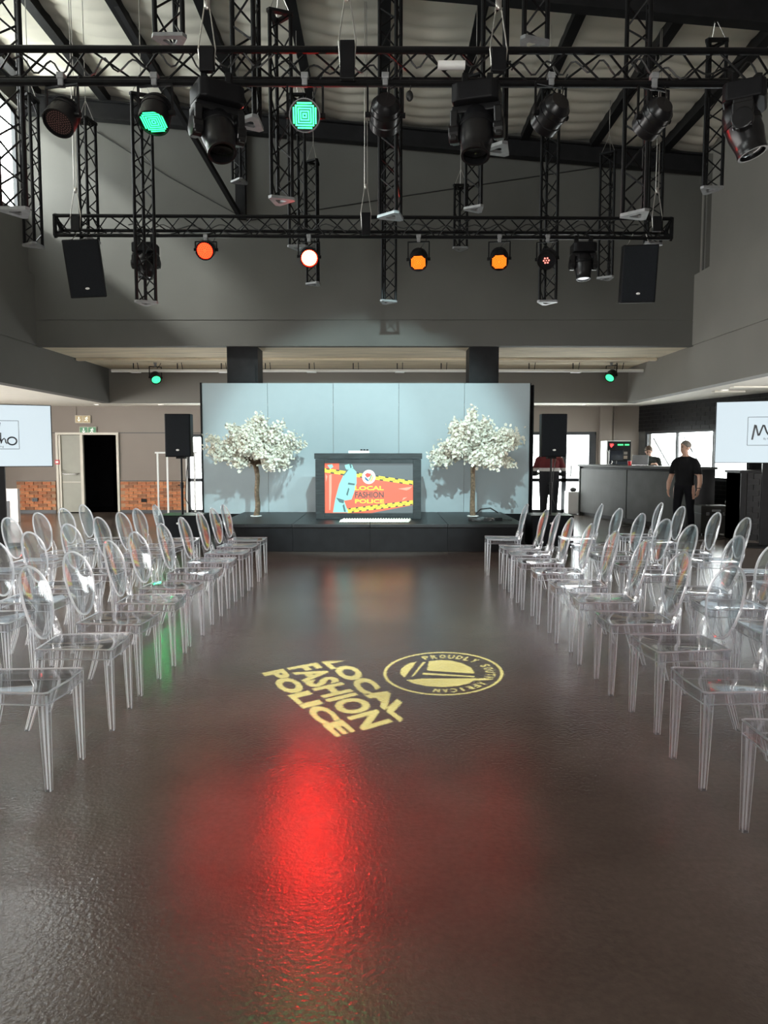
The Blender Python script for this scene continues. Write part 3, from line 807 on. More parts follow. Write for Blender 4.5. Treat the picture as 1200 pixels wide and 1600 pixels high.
# ================================================================== BLOSSOM TREES
def blossom_tree(label, px, bend, crown, seed, cz):
    rt = random.Random(seed)
    b = at_z(px, 806, SZ); b.y = 12.95
    t = thing('blossom_tree', label, 'tree', (b.x, 12.95, SZ+.004), group='blossom trees on the stage')
    MB().lathe([(.001, .012), (.10, .012), (.10, 0)], 20).build('base_plate', M_white, t)
    H = cz - SZ - .02
    pts = [(bend*math.sin(PI*k/8)*.6 + (bend*.3)*math.sin(k*1.3), .02*math.sin(k*.9), H*k/8) for k in range(9)]
    MB().tube(pts, [.052, .047, .044, .042, .041, .040, .040, .042, .045], 10).build('trunk', M_bark, t, smooth=True)
    topp = Vector(pts[-1])
    br = MB(); tips = []
    rx, rz, zc = crown
    nb = 64
    for k in range(nb):
        a = 2*PI*k*.618 + rt.uniform(-.2, .2); e = rt.uniform(-.55, 1.45)
        rad = rt.uniform(.45, 1.0) if k % 5 else rt.uniform(1.0, 1.18)
        tip = Vector((rx*math.cos(e)*math.cos(a)*rad, rx*.72*math.cos(e)*math.sin(a)*rad, rz*math.sin(e)*rad + zc))
        tip.z += .05
        mid = topp*.5 + (topp + (tip - Vector((0,0,0))))*.25 + Vector((rt.uniform(-.05, .05), rt.uniform(-.05, .05), rt.uniform(0, .08)))
        tipw = topp + tip
        midw = topp + tip*.5 + Vector((rt.uniform(-.06, .06), rt.uniform(-.06, .06), .05))
        br.tube([topp - Vector((0,0,.03)), midw, tipw], [.022, .011, .004], 5)
        tips.append((midw, tipw))
    br.build('branches', M_bark, t, smooth=True)
    fl = MB()
    for (a, b_) in tips:
        for q in range(135):
            f = rt.uniform(.25, 1.06)
            c = a.lerp(b_, f) + Vector((rt.gauss(0, .060), rt.gauss(0, .060), rt.gauss(0, .050)))
            s = rt.uniform(.020, .038)
            n_ = Vector((rt.gauss(0, 1), rt.gauss(-.4, 1), rt.gauss(.3, 1))).normalized(); qn = n_.to_track_quat('Z', 'Y')
            vs_ = [c - n_*s*.35]
            for w_ in range(5):
                an = 2*PI*w_/5 + f*9
                vs_.append(c + qn @ Vector((s*math.cos(an), s*math.sin(an), s*rt.uniform(0, .4))))
            fl.add(vs_, [(0, 1, 2), (0, 2, 3), (0, 3, 4), (0, 4, 5), (0, 5, 1)])
    o = fl.build('blossoms', M_petal, t); o['kind'] = 'stuff'
    return t
blossom_tree('white blossom tree with bent trunk on the left of the stage', 402, .05, (.75, .52, .14), 3, 1.40)
blossom_tree('white blossom tree with straight trunk on the right of the stage', 737.5, -.012, (.76, .58, .10), 9, 1.50)

# ================================================================== TRUSSES
def tri_truss(name, label, p0, p1, side, rot, group=None, bays=None, chord_r=.022, wire_to=None, apex=None):
    p0, p1 = Vector(p0), Vector(p1); L = (p1-p0).length
    t = thing(name, label, 'truss', p0, group=group)
    q = (p1-p0).to_track_quat('Z', 'Y'); RM = q.to_matrix().to_4x4() @ Matrix.Rotation(rot, 4, 'Z')
    if apex is not None:
        la = q.inverted() @ Vector(apex); RM = q.to_matrix().to_4x4() @ Matrix.Rotation(math.atan2(la.y, la.x), 4, 'Z')
    rc_ = side/math.sqrt(3)
    cs = [Vector((rc_*math.cos(2*PI*k/3), rc_*math.sin(2*PI*k/3), 0)) for k in range(3)]
    for c in cs:
        MB().cyl(c + Vector((0,0,.005)), c + Vector((0,0,L-.005)), chord_r, n=8, M=RM).build('chord', M_truss, t, smooth=True)
    bays = bays or max(2, round(L/(side*.92)))
    m = MB()
    for k in range(3):
        a, b = cs[k], cs[(k+1) % 3]
        for i in range(bays):
            z0, z1 = L*(i+.04)/bays, L*(i+.96)/bays
            pa, pb = (a, b) if i % 2 == 0 else (b, a)
            m.cyl(pa + Vector((0,0,z0)), pb + Vector((0,0,z1)), .0095, n=5, M=RM, caps=False)
    m.build('bracing', M_truss, t)
    for z0, zz in ((0, .03), (L-.03, L)):
        m = MB(); ro, ri = rc_+.026, rc_*.5
        out = []
        for k in range(3):
            for da in (-.16, .16): out.append((ro*math.cos(2*PI*k/3+da), ro*math.sin(2*PI*k/3+da)))
        inn = []
        for k in range(3):
            for da in (-.16, .16): inn.append((ri*math.cos(2*PI*k/3+da), ri*math.sin(2*PI*k/3+da)))
        vs_ = [(x, y, z) for z in (z0, zz) for x, y in out] + [(x, y, z) for z in (z0, zz) for x, y in inn]
        fs = []
        for i in range(6):
            j = (i+1) % 6
            fs += [(i, j, 6+j, 6+i), (12+j, 12+i, 18+i, 18+j), (j, i, 12+i, 12+j), (6+i, 6+j, 18+j, 18+i)]
        m.add(vs_, fs, RM); m.build('end_plate', M_plate if z0 == 0 and wire_to else M_truss, t)
    if wire_to:
        m = MB(); top = RM @ Vector((0,0,L)); hub = top + Vector((0,0,.28))
        for c in cs: m.tube([RM @ (c + Vector((0,0,L-.02))), hub], .004, 4)
        m.tube([hub, Vector((hub.x, hub.y, wire_to - p0.z))], .005, 4)
        m.build('hanging_wire', M_wire, t)
    return t

TZ = 4.62
# front truss: runs past both sides of the picture
FY = 6.30
fz0 = at(600, 122, FY).z; fz1 = at(600, 78, FY).z
FS = .262
tri_truss('lighting_truss', 'long black lighting truss spanning the hall nearest the viewer', (-4.55, FY+.09, (fz0+fz1)/2), (4.55, FY+.09, (fz0+fz1)/2 - .03), FS, 0, 'horizontal lighting trusses', bays=30, chord_r=.029, apex=(0, 1, 0))
BYT = 10.40
bz0 = at(570, 371, BYT).z; bz1 = at(570, 344, BYT).z
bl, brr = at(84, 352, BYT), at(1051, 357, BYT)
tri_truss('lighting_truss', 'black lighting truss with red lamps hanging before the end wall', (bl.x, BYT+.08, bl.z), (brr.x, BYT+.08, brr.z), .262, 0, 'horizontal lighting trusses', bays=34, chord_r=.024, apex=(0, 1, 0))
FCH = fz0 - .02   # underside of the front truss
BCH = bz0 - .02

# hoist plates and wires that carry the trusses
def rigging(px, Y, zc, label, h):
    p = at(px, 100 if Y < 8 else 358, Y); rz = roof_z(p.x) - .2
    t = thing('rigging_point', label, 'rigging', (p.x, Y, zc))
    MB().box(-.06, .06, -.06, .0, -h/2, h/2).build('hoist_plate', M_black, t, bevel=.006)
    m = MB()
    for s in (-1, 1): m.tube([(s*.05, -.03, -h/2), (s*.07, -.03, h*.5), (s*.02, 0, h*.5+.35), (s*.01, 0, rz-zc)], .006, 5)
    m.build('wire_rope', M_wire, t)
    MB().sphere((0, 0, h*.5+.36), (.025, .015, .04)).build('shackle', M_wire, t, smooth=True)
rigging(543, FY-.02, (fz0+fz1)/2, 'steel wire ropes and hoist plate at the middle of the front truss', .30)
rigging(572, BYT-.02, bl.z, 'steel wire ropes and hoist plate at the middle of the rear truss', .30)
rigging(120, BYT-.02, bl.z, 'wire ropes holding the left end of the rear truss', .20)
rigging(1025, BYT-.02, bl.z, 'wire ropes holding the right end of the rear truss', .20)
rigging(778, FY-.02, (fz0+fz1)/2, 'thin wire ropes on the front truss right of centre', .18)
rigging(325, FY-.02, (fz0+fz1)/2, 'thin wire ropes on the front truss left of centre', .18)

# vertical truss pieces hung as decoration: left px, right px, top px (or None = above the picture), bottom px, depth, where
VT = [
 (6, 47, None, 333, 6.9, 'farthest left, low and long, before the bright window'),
 (40, 66, 152, 385, 10.6, 'behind the leftmost one, in the far left corner'),
 (127, 153, 188, 378, 11.0, 'above the left hung loudspeaker'),
 (214, 243, 150, 475, 9.9, 'behind the left moving head of the rear truss'),
 (246, 289, None, 66, 6.8, 'ending just above the front truss, left side'),
 (368, 411, None, 195, 6.75, 'right beside the left moving head of the front truss'),
 (364, 385, 172, 285, 12.6, 'small and far, under the left front moving head'),
 (422, 455, 22, 315, 8.3, 'left of the square green lamp, with open top'),
 (453, 478, 150, 388, 11.2, 'below the square green lamp'),
 (481, 501, 252, 445, 13.0, 'behind the brightest red lamp'),
 (595, 630, None, 340, 8.6, 'at the centre, thick and near'),
 (594, 617, 190, 473, 12.0, 'at the centre, far and reaching lowest'),
 (709, 729, 290, 390, 13.3, 'short, right of centre before the end wall'),
 (729, 756, 120, 328, 10.0, 'below the centre moving head of the front truss'),
 (756, 797, None, 236, 6.95, 'hidden partly by the centre front moving head'),
 (810, 851, None, 72, 7.0, 'ending just above the front truss, right side'),
 (841, 867, 130, 474, 10.7, 'crossing the rear truss right of centre'),
 (936, 958, 240, 436, 12.6, 'between the right moving head and right hung loudspeaker'),
 (976, 1014, None, 338, 7.6, 'near and long, above the right end of the rear truss'),
 (1004, 1030, 120, 384, 11.0, 'just behind, at the right end of the rear truss'),
 (1095, 1124, 18, 298, 9.6, 'farthest right, before the right wall'),
]
for k, (xa, xb, yt, yb, Y, where) in enumerate(VT):
    xm = (xa+xb)/2
    pb_ = at(xm, yb, Y)
    zt = at(xm, yt, Y).z if yt is not None else min(pb_.z + 3.0, roof_z(pb_.x) - .9)
    if yt is None: zt = max(zt, at(xm, -60, Y).z)
    zt = min(zt, roof_z(pb_.x) - .75)
    sd = (xb-xa)/1150*Y*.95
    tri_truss('hanging_truss', 'black vertical truss piece %s' % where, pb_, (pb_.x, Y, zt), min(max(sd, .19), .26), [PI/6, -PI/6+.5, PI/2+.3, PI/6+.35][k % 4], 'vertical truss pieces hung from the roof', wire_to=roof_z(pb_.x)-.1)

# ================================================================== LAMPS
def rot_to(d):
    return Vector(d).normalized().to_track_quat('Z', 'Y').to_matrix().to_4x4()
def par(label, px, py, Y, d, style, ledm, chord_z, spot=None, r=.125, group='par cans on the trusses', lensm=None):
    c = at(px, py, Y); d = Vector(d).normalized()
    t = thing('par_can', label, 'stage light', (c.x, c.y, chord_z), group=group)
    off = Vector((0, 0, c.z - chord_z)); MX = Matrix.Translation(off) @ rot_to(d)
    k = r/.125
    prof = [(.03,-.155),(.075,-.155),(.085,-.14),(.10,-.125),(.112,-.10),(.118,-.10),(.118,-.085),(.112,-.085),(.120,-.05),(.126,-.05),(.126,-.03),(.120,-.03),(.120,.03),(.127,.035),(.127,.105),(.117,.105),(.115,.085)]
    MB().lathe([(a*k, b*k) for a, b in prof], 28, MX, cap0=True).build('can', M_blacksatin, t, smooth=True)
    MB().lathe([(.116*k, .086*k), (.0005, .086*k)], 28, MX).build('lens', lensm or M_black, t)
    leds = []
    if style == 'square':
        for ring in range(1, 6):
            h = ring*.019 - .006
            nn = max(1, ring*3)
            for s_ in range(4):
                for q in range(nn):
                    u = -h + 2*h*q/nn
                    a, b = [(u, -h), (h, u), (-u, h), (-h, -u)][s_]
                    if math.hypot(a, b) < .104: leds.append((a, b, .0072))
    elif style == 'six':
        for q in range(6): leds.append((.035*math.cos(q*PI/3), .035*math.sin(q*PI/3), .013))
        leds.append((0, 0, .010))
    else:
        rad = .0078 if style == 'dots' else .0125
        for ring in range(0, 6 if style == 'dots' else 5):
            nn = max(1, ring*6)
            for q in range(nn):
                rr_ = ring*(.0185 if style == 'dots' else .0235); a = 2*PI*q/nn
                leds.append((rr_*math.cos(a), rr_*math.sin(a), rad))
    m = MB()
    for a, b, rd in leds:
        vs_ = [(a*k+rd*k*math.cos(2*PI*w_/7), b*k+rd*k*math.sin(2*PI*w_/7), .090*k) for w_ in range(7)]
        m.add(vs_, [tuple(range(7))], MX)
    o = m.build('led_array', ledm or M_leddark, t)
    # yoke
    h = Vector((0,0,1)).cross(d); h = h.normalized() if h.length > .05 else Vector((1,0,0))
    m = MB()
    topz = min(-.04, off.z + .24)
    for s in (-1, 1):
        pv = off + h*s*.145*k
        m.cyl(pv, Vector((pv.x, pv.y, topz)), .012, n=4)
        m.cyl(off + h*s*.118*k, off + h*s*.165*k, .022, n=10)
    a, b = off + h*.15*k, off - h*.15*k
    m.cyl((a.x, a.y, topz), (b.x, b.y, topz), .012, n=4)
    m.build('yoke', M_truss, t)
    MB().cbox((0, 0, topz*.5+.01), (.045, .06, abs(topz)+.03)).cbox((0, 0, .03), (.06, .075, .05)).build('clamp', M_plate, t, bevel=.006)
    m = MB(); rear = MX @ Vector((0, 0, -.15*k))
    m.tube([rear, rear + Vector((.03, .04, .10)), Vector((.10, .03, -.02)), Vector((.14, .02, .06))], .006, 5); m.build('power_cable', M_cable, t)
    if spot:
        col, en, ang = spot
        lp = Vector((c.x, c.y, c.z)) + d*.14
        light('par_beam', 'SPOT', lp, lp + d, en, col, spot_size=R(ang), spot_blend=.35, shadow_soft_size=.035)
    return t
RED = (1.0, .015, .012); GRN = (.02, 1.0, .25); COOL = (.70, .98, 1.0)
def aim(px, py, Y, tgt): return Vector(tgt) - at(px, py, Y)
# front truss
par('unlit par can with tiny led dots, farthest left on the front truss', 98, 182, FY, (-.12, -.55, -.75), 'dots', None, FCH)
par('green lit par can pointing down beside the unlit one, front truss', 243, 178, FY, (-.05, -.42, -.9), 'square', M_green, FCH, (GRN, 40, 40))
par('green par can with square led pattern facing the viewer', 477, 181, FY, (.04, -.92, -.38), 'square', M_green, FCH, (GRN, 14, 55))
par('dark par can at the centre of the front truss, turned towards the stage', 602, 180, FY, aim(602, 180, FY, (-.34, 14, 1.15)), 'dots', M_white, FCH, (COOL, 1200, 46))
par('dark ribbed par can right of the middle moving head, tilted to the stage', 860, 180, FY, aim(860, 180, FY, (-1.6, 14, 1.2)), 'dots', M_white, FCH, (COOL, 340, 36))
par('dark par can with silver bracket, left of the right front moving head', 1020, 186, FY, aim(1020, 186, FY, (-.2, 14, 1.2)), 'dots', M_white, FCH, (COOL, 200, 36))
# rear truss
par('red par can on the left half of the rear truss', 322, 390, BYT, (.02, -.9, -.42), 'ball', M_red, BCH, (RED, 25, 40))
par('brightest red par can on the rear truss, glaring at the viewer', 483, 401, BYT, aim(483, 401, BYT, (0.0, 1.9, .0)), 'ball', M_redhot, BCH, (RED, 90, 44))
par('orange-red par can just right of the rear truss centre', 654, 405, BYT, (-.08, -.72, -.68), 'square', M_orange, BCH, (RED, 12, 40))
par('orange-red par can with square pattern, right half of the rear truss', 780, 404, BYT, (-.10, -.72, -.68), 'square', M_orange, BCH, (RED, 12, 40))
par('nearly dark par can with a few red leds, rear truss right side', 855, 404, BYT, (-.3, -.8, -.5), 'six', M_redot, BCH)
# under the slab
gz = ZS - .15
par('small green par can under the slab above the left speaker', 243, 590, 16.9, (.35, -.62, -.6), 'ball', M_greensoft, ZS-.02, (GRN, 40, 60), r=.115, group='green par cans under the slab')
par('small green par can under the slab above the bar side', 955, 587, 16.9, (-.55, -.5, -.62), 'ball', M_greensoft, ZS-.02, (GRN, 40, 60), r=.115, group='green par cans under the slab')
cp = thing('conduit_pipe', 'white conduit pipe hung below the concrete slab', 'pipe', (0, 16.95, 3.43))
MB().cyl((-6.2, 0, 0), (5.9, 0, 0), .035, n=10).build('pipe', M_white, cp, smooth=True)
for k in range(12):
    x = -5.7 + k*1.0
    MB().cyl((x, 0, 0), (x, 0, .17), .012, n=6).cyl((x+.12, 0, 0), (x+.12, -.1, .17), .008, n=6).build('hanger', M_steel, cp)
    if k % 2 == 0: MB().box(x-.05, x+.16, -.16, .04, -.05, -.03).build('cable_tray', M_white, cp)

def moving_head(label, px, py, Y, target, chord_z, lensm=None, gobo=None, group='moving head lamps', k=1.0, pan=0.0):
    """px, py: centre of the head"""
    c = at(px, py, Y)
    d = (Vector(target) - c).normalized()
    t = thing('moving_head', label, 'stage light', (c.x, c.y, chord_z), group=group)
    off = Vector((0, 0, c.z - chord_z)); MX = Matrix.Translation(off) @ rot_to(d)
    h = Vector((0,0,1)).cross(d)
    h = h.normalized() if h.length > .12 else Vector((math.cos(pan), math.sin(pan), 0))
    RZ = Matrix.Rotation(math.atan2(h.y, h.x), 4, 'Z')
    bz = -.07
    MB().prism([(-.19*k, -.13*k), (-.14*k, -.16*k), (.14*k, -.16*k), (.19*k, -.13*k), (.19*k, .13*k), (.14*k, .16*k), (-.14*k, .16*k), (-.19*k, .13*k)], bz-.15*k, bz, RZ).build('base', M_black, t, bevel=.015)
    for s in (-1, 1): MB().cbox((s*.10, 0, -.02), (.05, .07, .12)).build('clamp', M_truss, t, bevel=.006)
    yz = bz - .15*k
    m = MB(); m.cbox((0, 0, yz-.03*k), (.40*k, .15*k, .06*k), RZ)
    for s in (-1, 1):
        m.add([(s*.145*k, -.08*k, yz-.03*k), (s*.21*k, -.08*k, yz-.03*k), (s*.21*k, .08*k, yz-.03*k), (s*.145*k, .08*k, yz-.03*k),
               (s*.155*k, -.075*k, off.z-.07*k), (s*.215*k, -.075*k, off.z-.07*k), (s*.215*k, .075*k, off.z-.07*k), (s*.155*k, .075*k, off.z-.07*k)],
              [(0,1,2,3),(7,6,5,4),(0,4,5,1),(1,5,6,2),(2,6,7,3),(3,7,4,0)], RZ)
        m.cyl(RZ @ Vector((s*.14*k, 0, 0)) + off, RZ @ Vector((s*.225*k, 0, 0)) + off, .085*k, n=16)
    m.build('yoke', M_blacksatin, t, bevel=.01)
    prof = [(.001,-.22),(.06,-.218),(.11,-.19),(.135,-.13),(.14,-.04),(.14,.06),(.125,.13),(.115,.20),(.118,.205),(.118,.235),(.100,.235),(.098,.205)]
    hd = MB().lathe([(a*k, b*k) for a, b in prof], 28, MX).build('head', M_blacksatin, t, smooth=True)
    MB().lathe([(a*k, b*k) for a, b in [(.142,-.06),(.148,-.055),(.148,-.02),(.142,-.015)]], 28, MX).build('vent_ring', M_black, hd, smooth=True)
    if gobo is None:
        MB().lathe([(.099*k, .21*k), (.06*k, .224*k), (.001, .228*k)], 24, MX).build('lens', lensm or M_glassdark, hd, smooth=True)
    return t, c, d, MX
M_glassdark = mat('dark_lens_glass', (0.03, 0.035, 0.045), 0.05, var=0.05)

# ---- projected signs on the floor: stencil discs inside two of the moving heads
def zf(zx, zy): return at_z(390 + zx*.35, 1000 + zy*.35, 0.0)
def gobo_disc(name, parent, root_loc, lamp, plate_z, shapes, center, rad):
    """shapes: list of (verts on the floor, faces): holes of the stencil, seen by the lamp"""
    pts = []; edges = []; polys = []
    for vv, ff in shapes:
        b = len(pts); pts += [Vector((p[0], p[1])) for p in vv]
        for e in boundary(ff): edges.append((b+e[0], b+e[1]))
    holes_e = list(edges)
    b = len(pts); n = 48
    for k in range(n): pts.append(Vector((center[0]+rad*math.cos(2*PI*k/n), center[1]+rad*math.sin(2*PI*k/n))))
    edges += [(b+k, b+(k+1) % n) for k in range(n)]
    V, Ed, F, ov, oe, of = delaunay_2d_cdt(pts, edges, [], 0, 1e-6)
    segs_ = [(pts[a], pts[c]) for a, c in holes_e]
    keep = []
    for f in F:
        cx = sum(V[i].x for i in f)/len(f); cy = sum(V[i].y for i in f)/len(f)
        ins = False
        for p, q in segs_:
            if (p.y > cy) != (q.y > cy):
                if cx < (q.x-p.x)*(cy-p.y)/(q.y-p.y) + p.x: ins = not ins
        if not ins: keep.append(tuple(f))
    tt = (lamp.z - plate_z)/lamp.z
    m = MB(); m.add([(lamp.x + (v.x-lamp.x)*tt - root_loc[0], lamp.y + (v.y-lamp.y)*tt - root_loc[1], plate_z - root_loc[2]) for v in V], keep)
    return m.build(name, M_black, parent)
def line_quad(s, bs, be, ts, te, bold):
    vv, ff = text_polys(s, bold)
    A, B, C_, D = zf(*bs), zf(*be), zf(*ts), zf(*te)
    out = []
    for u, v_ in vv:
        p = A.lerp(B, u).lerp(C_.lerp(D, u), v_); out.append((p.x, p.y))
    return out, ff
txt = [line_quad('LOCAL', (318, 97), (672, 368), (417, 80), (718, 305), .055),
       line_quad('FASHION', (163, 125), (503, 405), (300, 100), (642, 365), .04),
       line_quad('POLICE', (52, 148), (386, 434), (150, 127), (476, 408), .055)]
def lz(u, v_): return zf(865 + 268*u, 150 - 97*v_)
def lshape(poly): return [tuple(lz(*p)[:2]) for p in poly], [tuple(range(len(poly)))]
ring = []
n = 64; vv = []; ff = []
for k in range(n):
    a = 2*PI*k/n
    vv.append(tuple(lz(math.cos(a), math.sin(a))[:2])); vv.append(tuple(lz(.95*math.cos(a), .95*math.sin(a))[:2]))
for k in range(n):
    j = (k+1) % n; ff.append((2*k, 2*j, 2*j+1, 2*k+1))
logo = [(vv, ff)]
def disc_pts(a0, a1, n=20, r=.62, cx=-.08, cy=.02): return [(cx + r*math.cos(a0+(a1-a0)*k/n), cy + r*math.sin(a0+(a1-a0)*k/n)) for k in range(n+1)]
# disc cut by dark stripes: upper field, left sliver, two slanting slivers, lower cap with a long point
def zshape(poly): return [tuple(zf(*p)[:2]) for p in poly], [tuple(range(len(poly)))]
logo.append(zshape([(800, 95), (850, 89), (900, 92), (950, 104), (990, 124), (1005, 150), (792, 136)]))
logo.append(zshape([(672, 150), (676, 130), (692, 115), (715, 103), (745, 97), (697, 160), (690, 168)]))
logo.append(zshape([(772, 99), (786, 97), (734, 160), (721, 165)]))
logo.append(zshape([(700, 179), (770, 172), (1085, 171), (1085, 178), (1000, 181), (975, 195), (930, 205), (860, 210), (790, 206), (735, 195)]))
logo.append(zshape([(774, 146), (1003, 161), (1003, 166), (770, 154)]))
word = 'PROUDLY SOUTH AFRICAN'
a0, a1 = R(112), R(-98)
for i, ch in enumerate(word):
    if ch == ' ': continue
    vv, ff = text_polys(ch, .03); a = a0 + (a1-a0)*i/(len(word)-1); hw = .050 if ch != 'I' else .02
    out = []
    for u, v_ in vv:
        rr_ = .70 + .17*v_; aa = a - (u-.5)*2*hw/.78
        out.append(tuple(lz(rr_*math.cos(aa), rr_*math.sin(aa))[:2]))
    logo.append((out, ff))
YEL = (.93, 1.0, .36)
def project(t, c, d, MX, shapes, cen, power, ang):
    lamp = c - d*.12; plate_z = (c + d*.205).z
    root = t.location
    gobo_disc('stencil_disc', t, root, lamp, plate_z, shapes, cen, 1.25)
    light('gobo_lamp', 'SPOT', lamp, (cen[0], cen[1], 0), power, YEL, spot_size=R(ang), spot_blend=.15, shadow_soft_size=.0006)
tc_ = zf(385, 255); lc_ = lz(0, 0)
a = moving_head('black moving head left of the square green lamp on the front truss', 340, 205, FY-.02, tc_, FCH, gobo=1)
project(*a, txt, tc_, 4600, 20)
a = moving_head('black moving head right of centre on the front truss', 745, 205, FY-.02, lc_, FCH, gobo=1)
project(*a, logo, lc_, 4200, 15)
moving_head('black moving head at the far right of the front truss', 1162, 200, FY-.02, (4.2, 5.6, 0), FCH)
moving_head('black moving head on the left of the rear truss', 228, 412, BYT, (-3.3, 10.0, 0), BCH, k=.85)
moving_head('black moving head pointing straight down on the right of the rear truss', 911, 414, BYT, (2.85, 10.0, 0), BCH, k=.85, lensm=emitm('pale_lens', (.9, .95, 1), .7))

# loose cables tangled along the trusses
rcb = random.Random(21)
def cable(label, pxs, Y, zc, amp, drop):
    pts = []; x0, x1 = pxs
    n_ = max(12, int(abs(x1-x0)/6))
    for i in range(n_):
        px_ = x0 + (x1-x0)*i/(n_-1)
        p = at(px_, 100 if Y < 8 else 358, Y)
        pts.append((p.x, Y + .03 + rcb.uniform(-.04, .04), zc + amp*math.sin(i*.9) + rcb.uniform(-.05, .05) - drop*math.sin(PI*i/(n_-1))))
    # smooth
    for _ in range(2): pts = [pts[0]] + [tuple((pts[i-1][q]+2*pts[i][q]+pts[i+1][q])/4 for q in range(3)) for i in range(1, len(pts)-1)] + [pts[-1]]
    o = MB().tube(pts, .008, 5).build('cable', M_cable, smooth=True); tag(o, label, 'cable', 'loose cables on the trusses'); return o
zf_ = (fz0+fz1)/2
cable('black cable looped along the left part of the front truss', (20, 230), FY, zf_+.02, .07, .02)
cable('black cable tangle above the left front moving head', (235, 430), FY, zf_+.04, .08, .0)
cable('black cable along the front truss by the square green lamp', (440, 590), FY, zf_+.0, .06, .02)
cable('black cable tangle above the middle front moving head', (620, 800), FY, zf_+.03, .09, .0)
cable('black cable bundle on the front truss, right of centre', (800, 1000), FY, zf_-.02, .10, .0)
cable('black cable drooping at the right of the front truss', (990, 1190), FY, zf_+.0, .05, .05)
cable('black cable on the left half of the rear truss', (200, 540), BYT, bl.z, .05, .02)
cable('black cable on the right half of the rear truss', (600, 1000), BYT, bl.z, .05, .02)
ps = at(693, 107, FY); o = MB().cyl((ps.x-.05, FY-.05, ps.z), (ps.x+.17, FY-.05, ps.z), .035, n=12).build('power_plug', M_white, smooth=True)
tag(o, 'pale power connector lying in the front truss', 'plug')
p = at(640, 150, FY); cl_ = thing('hanging_clip', 'small dark clip dangling beside the centre par can', 'clip', (p.x, FY, FCH))
MB().tube([(0, 0, .02), (.01, 0, -.05), (0, 0, p.z-FCH+.03)], .004, 4).build('cord', M_cable, cl_)
MB().sphere((0, 0, p.z-FCH), (.03, .02, .045)).build('clip_body', M_cable, cl_, smooth=True)

# ================================================================== LOUDSPEAKERS
def speaker_box(t, w_, h_, d_, z0, M=None):
    pol = [(-w_/2, 0), (w_/2, 0), (w_/2, d_*.45), (w_*.28, d_), (-w_*.28, d_), (-w_/2, d_*.45)]
    MB().prism(pol, z0, z0+h_, M).build('enclosure', M_black, t, bevel=.012)
    g = MB().box(-w_/2+.015, w_/2-.015, -.012, .004, z0+.015, z0+h_-.015, M).build('grille', M_grille, t, bevel=.006)
    MB().sphere((0, -.014, z0+h_*.16), (.028, .006, .015), M=M).build('badge', M_white, g, smooth=True)
def pa(label, sublabel, px, Y):
    p = at(px, 800, Y)
    sx = .70
    s = thing('subwoofer', sublabel, 'speaker', (p.x, Y, 0), group='subwoofers beside the stage')
    MB().box(-sx/2, sx/2, 0, .62, .02, .53).build('enclosure', M_black, s, bevel=.01)
    g = MB().box(-sx/2+.02, sx/2-.02, -.012, .004, .04, .51).build('grille', M_grille, s, bevel=.005)
    MB().sphere((-.02, -.014, .40), (.030, .006, .018)).build('badge', M_white, g, smooth=True)
    for a in (-1, 1): MB().box(a*.28-.03, a*.28+.03, .05, .57, 0, .022).build('foot', M_black, s)
    pl_ = thing('speaker_pole', sublabel.replace('subwoofer', 'speaker pole standing on the subwoofer'), 'pole', (p.x+.0, Y+.20, .53), group='speaker poles')
    MB().cyl((0, 0, 0), (0, 0, .5), .021, n=12).build('outer_tube', M_black, pl_, smooth=True)
    MB().cyl((0, 0, .5), (0, 0, .96), .016, n=12).build('inner_tube', M_black, pl_, smooth=True)
    MB().cyl((0, 0, .44), (0, 0, .54), .028, n=12).cyl((0, 0, .49), (-.07, 0, .49), .008, n=6).build('clamp_knob', M_black, pl_, smooth=True)
    t = thing('loudspeaker', label, 'speaker', (p.x, Y+.0, 1.49), group='loudspeakers on poles')
    speaker_box(t, .42, .70, .40, 0)
    MB().box(-.07, .07, .13, .27, -.03, 0.005).build('pole_socket', M_black, t)
    m = MB(); m.tube([(.10, .3, -.0), (.06, .28, -.25), (.04, .24, -.7), (.16, .3, -.93), (.25, .38, -.95)], .007, 5); m.build('cable', M_cable, t)
    return t
pa('black loudspeaker on a pole left of the backdrop', 'black subwoofer on the floor left of the stage', 280, 12.05)
o = pa('black loudspeaker on a pole right of the backdrop', 'black subwoofer on the floor right of the stage', 864, 12.05)
def hung(label, px, py, Y, rx, ry, rz_, chord):
    c = at(px, py, Y)
    t = thing('hung_loudspeaker', label, 'speaker', (c.x, c.y, chord), group='loudspeakers hung from the rear truss')
    M = Matrix.Translation((0, 0, c.z-chord)) @ Matrix.Rotation(rz_, 4, 'Z') @ Matrix.Rotation(ry, 4, 'Y') @ Matrix.Rotation(rx, 4, 'X')
    speaker_box(t, .47, .76, .42, -.38, M)
    m = MB()
    for a in (-.18, .18):
        q = M @ Vector((a, .2, .38)); m.tube([q, (q.x*.7, q.y, q.z*.4), (q.x*.5, .08, .06)], .005, 4)
    m.build('wire_sling', M_wire, t)
hung('black loudspeaker hung crooked at the left end of the rear truss', 132, 420, BYT-.1, R(12), R(-6), R(16), BCH)
hung('black loudspeaker hung at the right end of the rear truss', 999, 428, BYT-.1, R(10), R(1), R(-10), BCH)

